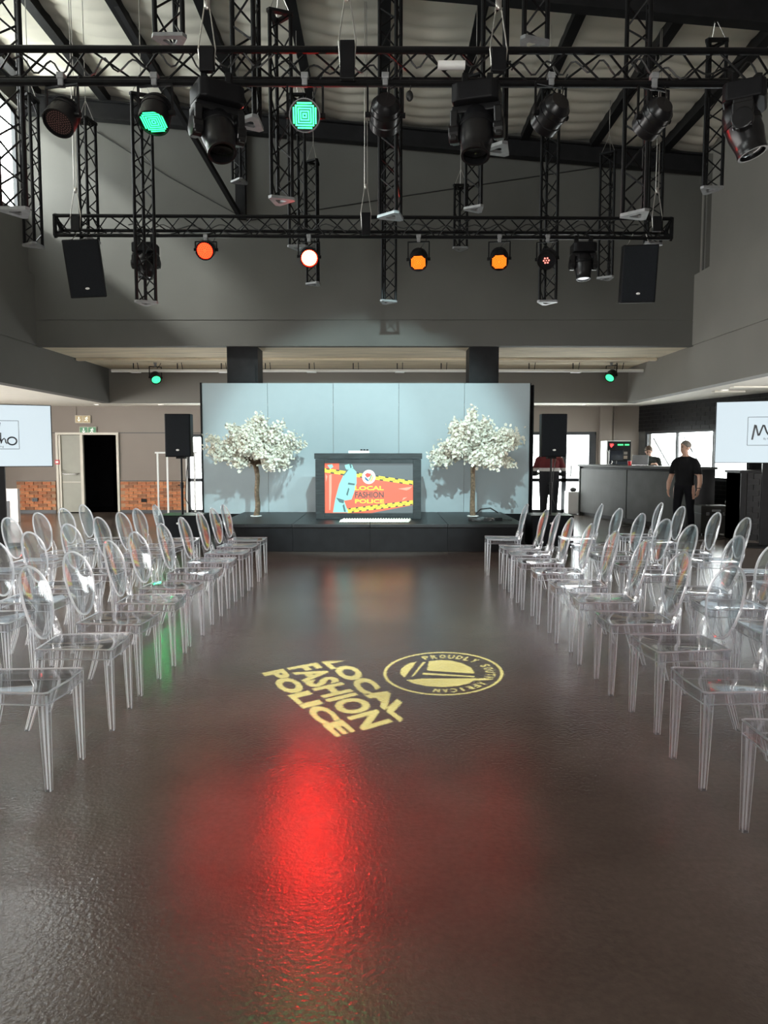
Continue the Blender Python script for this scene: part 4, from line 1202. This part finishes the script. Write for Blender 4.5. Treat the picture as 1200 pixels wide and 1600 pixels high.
# ================================================================== SIDE VIDEO SCREENS
M_scr = emitm('screen_pale_blue', (.78, .92, 1.0), .42)
M_ink = emitm('screen_ink', (.012, .014, .02), .4)
M_inkline = emitm('screen_thin_line', (.06, .075, .085), .8)
def side_screen(label, px, Y, rz, left_edge):
    W, H = 1.70, 1.0
    e = at(px, 680, Y); zb = at(px, 728 if not left_edge else 722.5, Y).z
    t = thing('video_screen', label, 'screen', (e.x, Y, 0), rz, 'video screens beside the hall')
    x0 = 0 if left_edge else -W
    MB().box(x0-.012, x0+W+.012, 0, .08, zb-.012, zb+H+.012).build('housing', M_black, t, bevel=.004)
    s = MB().box(x0, x0+W, -.004, 0, zb, zb+H).build('display', M_scr, t)
    MB().box(x0+W/2-.13, x0+W/2+.13, .02, .14, 0.03, zb).build('stand_column', M_black, t)
    MB().box(x0+W/2-.35, x0+W/2+.35, -.22, .32, 0, .03).build('stand_base', M_black, t, bevel=.006)
    K = W/164.0
    def P(u, v_): return (x0 + u*K, -.0055, zb + H*.5 + (678-v_)*H/92.0)
    m = MB()
    for a, b in (((46, 655.5), (117, 655.5)), ((117, 655.5), (117, 698)), ((117, 698), (46, 698)), ((46, 698), (46, 655.5))):
        m.tube([P(*a), P(*b)], .004, 4)
    m.build('logo_frame', M_inkline, s)
    def stroke(pts, r, nm='lettering'):
        MB().tube([P(*q) for q in pts], r, 6).build(nm, M_ink, s, smooth=True)
    stroke([(52.8, 689.5), (54, 682), (56.5, 667), (57.5, 668), (61.5, 683.5), (62.5, 683), (68, 667.5), (69.3, 668), (73, 678), (76, 682.5)], [.016]*3+[.014]*7)
    stroke([(83, 675.5), (80, 674.5), (76.5, 678), (76, 682), (78.5, 683), (82, 679), (83, 676), (82.5, 681), (84.5, 683)], .010)
    stroke([(90, 678), (87, 677), (85.5, 679.5), (89, 682), (90, 685.5), (87, 688), (84.5, 686)], .011)
    stroke([(91, 673.5), (91, 682), (91.5, 690), (93, 684.5), (96, 682), (97.5, 684), (98, 688), (100, 690)], .010)
    stroke([(107+6.5*math.cos(a), 686-5.7*math.sin(a)) for a in [R(150)-k*2*PI/18 for k in range(20)]], .013)
    stroke([(83, 669), (79, 668), (76, 664), (77, 660), (81, 659.5), (82, 663), (79, 664.5), (82, 668), (86, 665), (84, 661), (87, 657), (91, 659), (90, 664), (87, 664)], .009, 'emblem')
    for s_, u0, u1, v0, v1 in (('By Pere', 69, 82, 686.5, 690.5), ('thing', 85, 95, 692.5, 696.5)):
        vv, ff = text_polys(s_, 0.0)
        MB().add([P(u0+(u1-u0)*a, v1+(v0-v1)*b) for a, b in vv], ff).build('small_lettering', M_inkline, s)
    return t
side_screen('pale lit video screen with handwritten logo at the left picture edge', 80, 12.4, R(22), False)
side_screen('pale lit video screen with handwritten logo at the right picture edge', 1118.5, 12.4, R(-22), True)

# ================================================================== BAR SIDE
CDX, CDY = .25, -.968
MC = Matrix(((CDX, -CDY, 0, 4.94), (CDY, CDX, 0, 18.63), (0, 0, 1, 0), (0, 0, 0, 1)))
rzc = math.atan2(CDY, CDX)
CH = 1.28
ctr = thing('bar_counter', 'long charcoal panelled bar counter under the windows', 'counter', (4.94, 18.63, 0), rzc)
MB().box(0.04, 4.22, .03, .62, .07, CH-.06).build('carcass', M_black, ctr)
MB().box(.07, 4.16, .08, .58, 0, .07).build('plinth', M_black, ctr)
for a, b in ((.07, 2.10), (2.13, 4.22)): MB().box(a, b, .0, .03, .09, CH-.10).build('front_panel', M_counter, ctr, bevel=.004)
MB().box(0, .05, -.015, .62, 0, CH-.05).build('end_post', M_counter, ctr)
MB().box(-.03, 4.26, -.05, .66, CH-.05, CH).build('worktop', M_counter, ctr, bevel=.005)
MB().box(4.22, 4.24, .0, .62, .05, CH-.05).build('end_panel', M_black, ctr)

def onc(l, d, z=CH): return MC @ Vector((l, d, z))
p = onc(2.11, .33)
lap = thing('laptop', 'open silver laptop on the bar, lid towards the viewer', 'laptop', p, rzc + R(62))
MB().box(-.17, .17, -.02, .22, 0, .018).build('base', M_chrome, lap, bevel=.004)
M = Matrix.Translation((0, -.02, .018)) @ Matrix.Rotation(R(12), 4, 'X')
MB().box(-.17, .17, -.012, 0, 0, .225, M).build('lid', mat('silver_lid', (.42, .43, .44), .35, metal=.6), lap, bevel=.004)
p = onc(2.02, .12); cup = thing('red_cup', 'small red cup left of the laptop on the bar', 'cup', p)
MB().lathe([(.001, .002), (.034, 0), (.045, .105), (.040, .105), (.03, .01), (.001, .01)], 18).build('cup_body', mat('red_plastic', (.75, .02, .03), .35), cup, smooth=True)
MB().lathe([(.047, .100), (.048, .108), (.043, .108)], 18).build('cup_rim', M_stripe, cup, smooth=True)
p = onc(1.95, .30); o = MB().lathe([(.001, 0), (.045, 0), (.05, .02), (.04, .06), (.02, .075), (.001, .075)], 16).build('sugar_bowl', M_white, None, p, smooth=True)
tag(o, 'small white bowl between the red cup and the laptop', 'bowl')
p = onc(1.05, .38)
mon = thing('till_monitor', 'black till monitor on the left half of the bar', 'monitor', p, R(-4))
MB().box(-.16, .16, -.02, .02, .10, .36).build('panel', M_black, mon, bevel=.006)
MB().box(-.145, .145, -.024, -.019, .115, .345).build('display', M_glassdark, mon)
MB().cyl((0, .02, .01), (0, .03, .2), .02, n=10).build('stem', M_black, mon); MB().box(-.09, .09, -.07, .08, 0, .015).build('foot', M_black, mon, bevel=.004)
p = onc(.80, .33); tap = thing('white_tap', 'white curved tap beside the till monitor', 'tap', p)
MB().tube([(0, 0, 0), (0, 0, .30), (-.02, 0, .33), (-.06, 0, .33)], .012, 8).build('spout', M_white, tap, smooth=True)
MB().tube([(0, 0, .1), (.06, -.02, .12), (.09, -.02, .07), (.06, -.02, .02)], .013, 8).build('handle', M_white, tap, smooth=True); MB().lathe([(.001, .012), (.04, .012), (.04, 0)], 14).build('flange', M_white, tap)

fr = thing('drinks_fridge', 'tall black fronted drinks fridge with lit sign behind the bar', 'fridge', (5.62, 18.60, 0))
MB().box(0, .60, .03, .60, 0.02, 1.88).build('body', M_white, fr, bevel=.008)
fd = MB().box(.02, .60, 0, .035, .05, 1.86).build('door', M_black, fr, bevel=.006)
MB().box(.05, .57, -.006, .0, .15, 1.35).build('door_glass', M_glassdark, fd)
for k in range(3): MB().box(.20+.11*k, .29+.11*k, -.009, -.004, 1.42, 1.50).build('drink_print', mat('bronze_print', (.20, .15, .11), .5), fd)
for k in range(3): MB().box(.20+.11*k, .29+.11*k, -.009, -.004, 1.53, 1.60).build('drink_print', mat('dim_print', (.16, .14, .12), .5), fd)
MB().add([(.06, -.008, 1.76), (.10, -.008, 1.70), (.17, -.008, 1.78), (.12, -.008, 1.77)], [(0, 1, 2, 3)]).add([(.05, -.008, 1.80), (.16, -.008, 1.80), (.10, -.008, 1.76)], [(0, 1, 2)]).build('sign_red', emitm('sign_red', (1, .05, .05), 1.6), fd)
for a, b in ((.26, .40), (.44, .55)): MB().box(a, b, -.008, -.004, 1.755, 1.79).build('sign_green', emitm('sign_green', (.05, .9, .2), 1.3), fd)

p = at(896, 803, 18.75)
sc_ = thing('side_cabinet', 'small pale cabinet squeezed between glazed door and bar', 'cabinet', (p.x, 18.75, 0))
MB().box(-.14, .16, 0, .4, 0.02, .58).build('body', M_white, sc_, bevel=.005); MB().box(-.12, .14, -.012, 0, .05, .55).build('door', M_white, sc_, bevel=.003)
o = MB().sphere((0, .1, .05), (.09, .08, .06)).build('dark_bag', M_cable, None, (p.x+.02, 18.8, .58), smooth=True); tag(o, 'small dark bag on the pale side cabinet', 'bag')

# flight case and tiled booth at right
p = at(1118, 830, 13.75)
fc = thing('flight_case', 'dark grey flight case on the floor right of the standing man', 'case', (p.x, 13.75, 0))
MB().box(-.28, .28, 0, .42, .05, .42).build('lower_shell', mat('grey_case', (.022, .021, .019), .6, spec=.1), fc, bevel=.015)
MB().box(-.28, .28, 0, .42, .425, .57).build('lid', mat('grey_case_lid', (.026, .025, .023), .6, spec=.1), fc, bevel=.015)
MB().box(-.285, .285, -.004, .424, .417, .428).build('edge_trim', M_steel, fc)
MB().box(-.08, .08, -.02, 0, .46, .50).build('handle', M_plate, fc, bevel=.005)
for a in (-.16, .16): MB().box(a-.03, a+.03, -.012, 0, .39, .45).build('latch', M_chrome, fc)
for a in (-.22, .22):
    for b in (.06, .36): MB().cyl((a-.015, b, .028), (a+.015, b, .028), .028, n=12).build('castor', M_black, fc)
BXm = at(1178, 800, 13.0).x
bt = thing('tiled_booth', 'black tiled booth standing below the right video screen', 'booth', (BXm, 13.0, 0))
MB().box(-.25, .34, .02, .55, 0, 1.20).build('core', M_grout, bt)
MB().box(-.28, .37, -.02, .58, 1.20, 1.25).build('top', M_black, bt, bevel=.005)
MB().box(-.25, -.16, -.005, .55, 0, 1.20).build('corner_post', M_black, bt)
bt_tile = MB().box(0, .205, 0, .014, 0, .094).mesh('tile', M_tile); bt_half = MB().box(0, .10, 0, .014, 0, .094).mesh('tile', M_tile)
for r in range(12):
    z = .01 + r*.099
    seq = [(-.13, bt_tile), (.085, bt_tile)] if r % 2 == 0 else [(-.13, bt_half), (-.02, bt_tile), (.195, bt_half)]
    for x, me in seq:
        o = bpy.data.objects.new('tile', me); COL.objects.link(o); o.parent = bt; o.location = (x, .004, z)
o = thing('bar_stool', 'dark stool half hidden beside the flight case', 'stool', (at(1146, 800, 14.3).x, 14.3, 0))
MB().lathe([(.001, .62), (.15, .62), (.16, .60), (.15, .57), (.001, .57)], 20).build('seat', M_plate, o, smooth=True)
for k in range(4):
    a = PI/4 + k*PI/2; MB().cyl((.09*math.cos(a), .09*math.sin(a), .57), (.16*math.cos(a), .16*math.sin(a), 0), .012, n=6).build('leg', M_chrome, o)

# ================================================================== LEFT BACK CORNER
p = at(17, 807, 16.6)
mp = thing('marble_panel', 'white veined marble panel with dark niche at the left edge', 'panel', (p.x, 16.6, 0))
MB().box(-.40, .17, 0, .10, 0, .76).build('slab', M_marble, mp, bevel=.004); MB().box(-.38, -.02, -.01, .02, 0, .48).build('niche', M_frame, mp)
def socket(label, px, py, m_):
    q = at(px, py, YB-.06); t = thing('wall_socket', label, 'socket', (q.x, YB-.062, q.z))
    MB().box(-.07, .07, -.02, .012, -.045, .045).build('plate', m_, t, bevel=.004)
    for a in (-.03, .03): MB().cyl((a, -.021, 0), (a, -.026, 0), .016, n=10).build('outlet', M_black, t)
    return t
socket('grey double socket on the brick left of the doors', 55, 781, M_frame)
socket('black socket with trailing lead on the brick right of the doors', 225, 782, M_black)
p = at(90, 722, YB-.02); fa = thing('fire_call_point', 'small red fire call point beside the exit door', 'alarm', (p.x, YB-.002, p.z))
MB().box(-.06, .06, -.05, 0, -.06, .06).build('case', mat('alarm_red', (.5, .02, .03), .4), fa, bevel=.006); MB().box(-.035, .035, -.054, -.049, -.025, .025).build('window', M_white, fa)
def exit_sign(label, px, py, col, w_, h_, hang):
    q = at(px, py, YB-.05); t = thing('exit_sign', label, 'sign', (q.x, YB-.002, q.z))
    MB().box(-w_/2, w_/2, -.035, 0, -h_/2, h_/2).build('panel', M_doorframe, t, bevel=.004)
    g = emitm('sign_ground', col, .55)
    for a in (-1, 1):
        x0, x1 = (-w_/2+.012, -.008) if a < 0 else (.008, w_/2-.012)
        MB().box(x0, x1, -.038, -.034, -h_/2+.012, h_/2-.012).build('field', g, t)
    cx, s = -w_/4, h_*.32
    W_ = emitm('sign_pictogram', (.95, .95, .80), .8)
    MB().add([(cx-s*.18, -.040, s), (cx-s*.18, -.040, 0), (cx+s*.18, -.040, 0), (cx+s*.18, -.040, s)], [(0, 1, 2, 3)]).add([(cx-s*.75, -.040, .1*s), (cx, -.040, -s), (cx+s*.75, -.040, .1*s), (cx, -.040, -.35*s)], [(0, 1, 2, 3)]).build('arrow', W_, t)
    cx = w_/4; m = MB()
    m.sphere((cx+s*.2, -.040, s*.85), (s*.2, .002, s*.2), 10, 6)
    for a, b in (((.1, .6), (-.15, -.05)), ((.1, .5), (.55, .25)), ((.1, .55), (-.35, .55)), ((-.35, .55), (-.55, .2)), ((-.15, -.05), (.3, -.4)), ((.3, -.4), (.25, -.9)), ((-.15, -.05), (-.4, -.5)), ((-.4, -.5), (-.8, -.55))):
        m.tube([(cx+a[0]*s, -.040, a[1]*s), (cx+b[0]*s, -.040, b[1]*s)], s*.13, 5)
    m.build('running_figure', W_, t)
    if hang: MB().cyl((-w_/2+.02, -.01, h_/2), (-w_/2+.02, -.01, ZC-q.z), .008, n=6).build('drop_rod', M_wall_low, t)
exit_sign('faded tan exit sign hanging above the green one', 129, 655, (.33, .24, .10), .40, .20, True)
exit_sign('green exit sign with arrow and running figure over the doors', 137, 673, (.015, .16, .05), .44, .21, False)
# white display rail beside the left loudspeaker
rl0, rl1 = at(246, 709, 15.6), at(291, 709, 15.6)
rail = thing('display_rail', 'white metal display rail behind the left loudspeaker', 'rail', (rl0.x, 15.6, 0))
wx = rl1.x - rl0.x
for x, y in ((0, 0), (.10, .35), (wx, 0), (wx+.08, .35)): MB().box(x-.016, x+.016, y-.016, y+.016, 0, 1.58).build('post', M_white, rail)
MB().box(-.05, wx+.05, -.018, .018, 1.55, 1.585).build('top_bar', M_white, rail); MB().box(.05, wx+.13, .332, .368, 1.55, 1.585).build('top_bar', M_white, rail)
# cables on the floor at right
for lab, pts in (('black cable lying across the floor before the bar', [(3.7, 12.6, .008), (4.6, 12.9, .008), (5.4, 12.8, .008), (6.2, 13.3, .008)]),
                 ('black cable pile on the floor at the foot of the bar', [(5.0, 15.4, .02), (5.2, 15.2, .05), (5.35, 15.35, .03), (5.15, 15.5, .06), (5.0, 15.3, .09), (5.3, 15.15, .04), (5.5, 15.2, .02)])):
    o = MB().tube(pts, .018, 6).build('floor_cable', M_cable, smooth=True); tag(o, lab, 'cable')

# ================================================================== PEOPLE
def capsule(m, p0, r0, p1, r1, n=12):
    p0, p1 = Vector(p0), Vector(p1)
    m.cyl(p0, p1, r0, r1, n); m.sphere(p0, r0, n, 8); m.sphere(p1, r1, n, 8)
def chain(m, pts):
    for (a, ra), (b, rb_2) in zip(pts[:-1], pts[1:]): capsule(m, a, ra, b, rb_2)
def hand(m, wrist, d, thumb_dir, palm_n, curl=.5):
    w0 = Vector(wrist); d = Vector(d).normalized(); th = Vector(thumb_dir).normalized(); pn = Vector(palm_n).normalized()
    for k in range(-2, 3): capsule(m, w0 + th*(.012*k), .015, w0 + d*.085 + th*(.017*k), .0125, 8)
    for k, ln in zip((-1.5, -.5, .5, 1.5), (.058, .072, .078, .070)):
        b = w0 + d*.085 + th*(.0205*k); j = b + (d*(1-.3*curl) + pn*.5*curl).normalized()*ln*.55; e = j + (d*(1-curl) + pn*1.1*curl).normalized()*ln*.5
        capsule(m, b, .0098, j, .009, 8); capsule(m, j, .009, e, .0078, 8)
    b = w0 + d*.025 + th*.035; j = b + (d*.7 + th*.7).normalized()*.042; e = j + (d*.95 + pn*.3).normalized()*.032
    capsule(m, b, .013, j, .0115, 8); capsule(m, j, .0115, e, .009, 8)
def head_shape(m, c, yaw, pitch=0.0):
    M = Matrix.Translation(c) @ Matrix.Rotation(yaw, 4, 'Z') @ Matrix.Rotation(pitch, 4, 'Y')
    m.sphere((-.012, 0, .025), (.096, .077, .092), 20, 14, M); m.sphere((.018, 0, -.03), (.072, .062, .085), 20, 14, M)
    m.sphere((.045, 0, -.085), (.035, .036, .028), 14, 10, M)
    m.add([(.085, -.013, .028), (.085, .013, .028), (.082, -.019, -.025), (.082, .019, -.025), (.118, 0, -.018), (.09, 0, .03)], [(0, 1, 5), (0, 5, 4, 2), (5, 1, 3, 4), (2, 4, 3), (0, 2, 3, 1)], M)
    for s in (-1, 1): m.sphere((-.005, .078*s, -.005), (.022, .012, .034), 10, 8, M)
    return M
def person(label, loc, rz, build, region, mats, voxel=.0105):
    m = MB(); HM = build(m)
    t = thing('person', label, 'person', loc, rz)
    o = m.build('body', mats, None)
    rmod = o.modifiers.new('r', 'REMESH'); rmod.mode = 'VOXEL'; rmod.voxel_size = voxel
    smo = o.modifiers.new('s', 'SMOOTH'); smo.factor = .5; smo.iterations = 3
    dg = bpy.context.evaluated_depsgraph_get(); dg.update()
    me = bpy.data.meshes.new_from_object(o.evaluated_get(dg))
    bpy.data.objects.remove(o)
    me.materials.clear()
    for q in mats: me.materials.append(q)
    idx = [region(p_.center) for p_ in me.polygons]
    me.polygons.foreach_set('material_index', idx); me.polygons.foreach_set('use_smooth', [True]*len(idx))
    b = bpy.data.objects.new('body', me); COL.objects.link(b); b.parent = t
    return t, HM
M_eye = mat('dark_eye', (.02, .015, .012), .2)
def face(t, M, hairm, beard=False, length=0.0):
    for s in (-1, 1):
        MB().sphere((.078, .030*s, .012), (.010, .013, .008), 10, 6, M).build('eye', M_eye, t, smooth=True)
        MB().sphere((.082, .030*s, .034), (.010, .020, .005), 8, 6, M).build('eyebrow', hairm, t, smooth=True)
    MB().sphere((.083, 0, -.058), (.010, .024, .006), 10, 6, M).build('mouth', mat('lips', (.33, .14, .12), .5), t, smooth=True)
    # hair: cap over crown, sides and nape
    m = MB(); n, k = 24, 12; vs_ = []; fs = []
    for i in range(k+1):
        for j in range(n):
            a = 2*PI*j/n
            front = math.cos(a)
            lim = 1.12 + (.62 if front < .25 else (.62*(1-(front-.25)/.75) - .10*(front-.25)))  + length
            e = lim*i/k
            r_ = 1.06 + .02*math.sin(9*a+i)
            vs_.append((-.014 + .099*r_*math.sin(e)*math.cos(a), .080*r_*math.sin(e)*math.sin(a), .028 + .097*r_*math.cos(e)))
    for i in range(k):
        for j in range(n): fs.append((i*n+j, (i+1)*n+j, (i+1)*n+(j+1) % n, i*n+(j+1) % n))
    m.add(vs_, fs, M); o = m.build('hair', hairm, t, smooth=True)
    s = o.modifiers.new('thick', 'SOLIDIFY'); s.thickness = .012; s.offset = 0

# the standing man in black (front = local +x)
def man_body(m):
    chain(m, [((0, 0, .98), .135), ((.0, 0, 1.10), .130), ((-.01, 0, 1.28), .145), ((-.01, 0, 1.38), .135)])
    for s in (-1, 1):
        capsule(m, (-.005, .055*s, .99), .115, (-.01, .085*s, 1.33), .115)
        capsule(m, (-.01, .01*s, 1.455), .075, (-.01, .170*s, 1.395), .066)
        capsule(m, (0, .075*s, .95), .115, (0, .10*s, .82), .098)
    chain(m, [((-.01, 0, 1.44), .074), ((.0, 0, 1.52), .058), ((.012, 0, 1.58), .055)])
    # arms: hanging, slightly bent
    for s, fwd in ((-1, .06), (1, -.02)):
        chain(m, [((-.01, .185*s, 1.385), .064), ((-.015, .232*s, 1.25), .058), ((-.035, .270*s, 1.13), .047), ((-.01+fwd, .275*s, 1.00), .045), ((.03+fwd, .270*s, .885), .031)])
        # loose sleeves
        capsule(m, (-.01, .198*s, 1.355), .072, (-.02, .240*s, 1.21), .070)
        hand(m, (.03+fwd, .268*s, .875), (.18, -.08*s, -1), (1, -.1*s, .15), (-.1, -s, 0), .45)
    for s, st_ in ((-1, .10), (1, -.12)):
        chain(m, [((0, .10*s, .88), .102), ((st_*.5+.02, .105*s, .52), .070), ((st_*.6-.01, .105*s, .36), .066), ((st_*.9-.03, .105*s, .12), .052)])
        chain(m, [((st_*.9-.05, .105*s, .055), .048), ((st_*.9+.08, .115*s, .042), .045), ((st_*.9+.16, .12*s, .034), .036)])
    return head_shape(m, Vector((.02, 0, 1.655)), R(-32))
def man_reg(c):
    if c.z > 1.495 + .10*(-c.x if c.x < 0 else -c.x*.6) and abs(c.y) < .10: return 0
    if c.z > .955 and abs(c.y) < .185: return 1
    if abs(c.y) > .17 and c.z > .70: return 1 if c.z > 1.165 else 0
    return 2
mp_ = at(1068, 800, 13.85)
t, HM = person('man in black T-shirt and black trousers standing before the bar', (mp_.x, 13.85, 0), R(-135), man_body, man_reg, [M_skin, M_tshirt, M_trouser])
face(t, HM, M_hairg)
MB().lathe([(.040, -.008), (.043, 0), (.040, .008)], 16, Matrix.Translation((.005, .271, .905))).build('wristband', M_black, t)

# the man bent over the laptop behind the bar
def bar_body(m):
    chain(m, [((-.12, 0, .95), .14), ((-.08, 0, 1.15), .14), ((0, 0, 1.36), .135)])
    for s in (-1, 1):
        capsule(m, (-.06, .07*s, 1.05), .12, (.0, .095*s, 1.35), .11)
        capsule(m, (0, .03*s, 1.42), .08, (.0, .195*s, 1.40), .072)
        chain(m, [((0, .21*s, 1.39), .068), ((.08, .27*s, 1.20), .055), ((.20, .25*s, 1.10), .045), ((.34, .17*s, 1.31), .036)])
        hand(m, (.35, .165*s, 1.315), (.9, -.5*s, .05), (.3, -s, .1), (0, 0, -1), .4)
        chain(m, [((-.12, .10*s, .92), .11), ((.05, .12*s, .55), .075), ((-.05, .12*s, .10), .055), ((.10, .13*s, .045), .042)])
    chain(m, [((.02, 0, 1.44), .07), ((.07, 0, 1.53), .055)])
    return head_shape(m, Vector((.10, 0, 1.60)), 0, R(28))
def bar_reg(c):
    if c.z > 1.495 and abs(c.y) < .12: return 0
    if c.x > .22 and c.z > 1.2: return 0
    return 1 if c.z > .95 else 2
pb3 = onc(1.42, 1.02, 0)
t, HM = person('man with brown hair bent over the laptop behind the bar', (pb3.x, pb3.y, 0), R(-112), bar_body, bar_reg, [M_skin, mat('dark_green_shirt', (.022, .026, .022), .85), M_trouser])
face(t, HM, M_hair)

# the person in the striped jersey seen from behind
def jersey_body(m):
    chain(m, [((0, 0, .98), .16), ((.0, 0, 1.12), .16), ((.0, 0, 1.30), .165), ((.01, 0, 1.38), .14)])
    for s in (-1, 1):
        capsule(m, (0, .09*s, .98), .13, (0, .11*s, 1.33), .125)
        capsule(m, (.01, .03*s, 1.44), .085, (.01, .215*s, 1.415), .078)
        chain(m, [((.01, .235*s, 1.40), .076), ((0, .30*s, 1.22), .066), ((.04, .33*s, 1.10), .056), ((.20, .27*s, 1.09), .046), ((.27, .22*s, 1.10), .036)])
        hand(m, (.28, .21*s, 1.10), (.8, -.6*s, .1), (.5, -s, .4), (0, 0, -1), .5)
        chain(m, [((0, .10*s, .93), .13), ((.02, .11*s, .52), .092), ((-.01, .12*s, .12), .066), ((.02, .12*s, .05), .05), ((.15, .13*s, .036), .04)])
    chain(m, [((.0, 0, 1.45), .075), ((.02, 0, 1.56), .058)])
    return head_shape(m, Vector((.035, 0, 1.655)), 0, R(18))
def jersey_reg(c):
    if c.z > 1.50 and abs(c.y) < .12: return 0
    if c.x > .23 and .95 < c.z < 1.2 : return 0
    if c.z > 1.235: return 1
    if c.z > 1.165: return 2
    return 3
pj = at(857, 800, 16.4)
t, HM = person('person in maroon jersey with white stripe, seen from behind by the glazed door', (pj.x, 16.4, 0), R(82), jersey_body, jersey_reg, [M_skin, M_maroon, M_stripe, M_navy])
face(t, HM, M_hair)

# the person behind the right screen reaching out an arm
def reach_body(m):
    chain(m, [((0, 0, .96), .14), ((.0, 0, 1.12), .14), ((.02, 0, 1.34), .145)])
    for s in (-1, 1):
        capsule(m, (0, .07*s, 1.0), .12, (.01, .09*s, 1.33), .115)
        capsule(m, (.01, .03*s, 1.43), .08, (.01, .19*s, 1.41), .07)
        chain(m, [((0, .09*s, .93), .115), ((.01, .10*s, .52), .078), ((-.02, .10*s, .12), .056), ((0, .10*s, .05), .046), ((.13, .11*s, .036), .038)])
    chain(m, [((.01, .205, 1.40), .068), ((.06, .25, 1.24), .056), ((.20, .24, 1.17), .048), ((.46, .18, 1.175), .036)])
    hand(m, (.47, .18, 1.175), (1, -.1, -.05), (0, -.6, .8), (0, -.8, -.5), .5)
    chain(m, [((.01, -.205, 1.40), .068), ((.0, -.25, 1.20), .056), ((.04, -.25, 1.10), .048), ((.14, -.20, .95), .034)])
    hand(m, (.15, -.195, .94), (.5, .2, -.8), (.6, .5, .3), (-.3, .8, 0), .5)
    chain(m, [((.02, 0, 1.45), .072), ((.04, 0, 1.55), .056)])
    return head_shape(m, Vector((.06, 0, 1.65)), 0, R(10))
def reach_reg(c):
    if c.z > 1.50 and abs(c.y) < .12: return 0
    if c.x > .40 and c.z > 1.0: return 0
    if c.y < -.1 and .80 < c.z < 1.0 and c.x > .12: return 0
    return 1 if c.z > .95 else 2
pr = at(1181, 800, 14.0)
t, HM = person('person in black reaching an arm out from behind the right screen', (pr.x, 14.0, 0), R(188), reach_body, reach_reg, [M_skin, M_tshirt, M_trouser])
face(t, HM, M_hair)
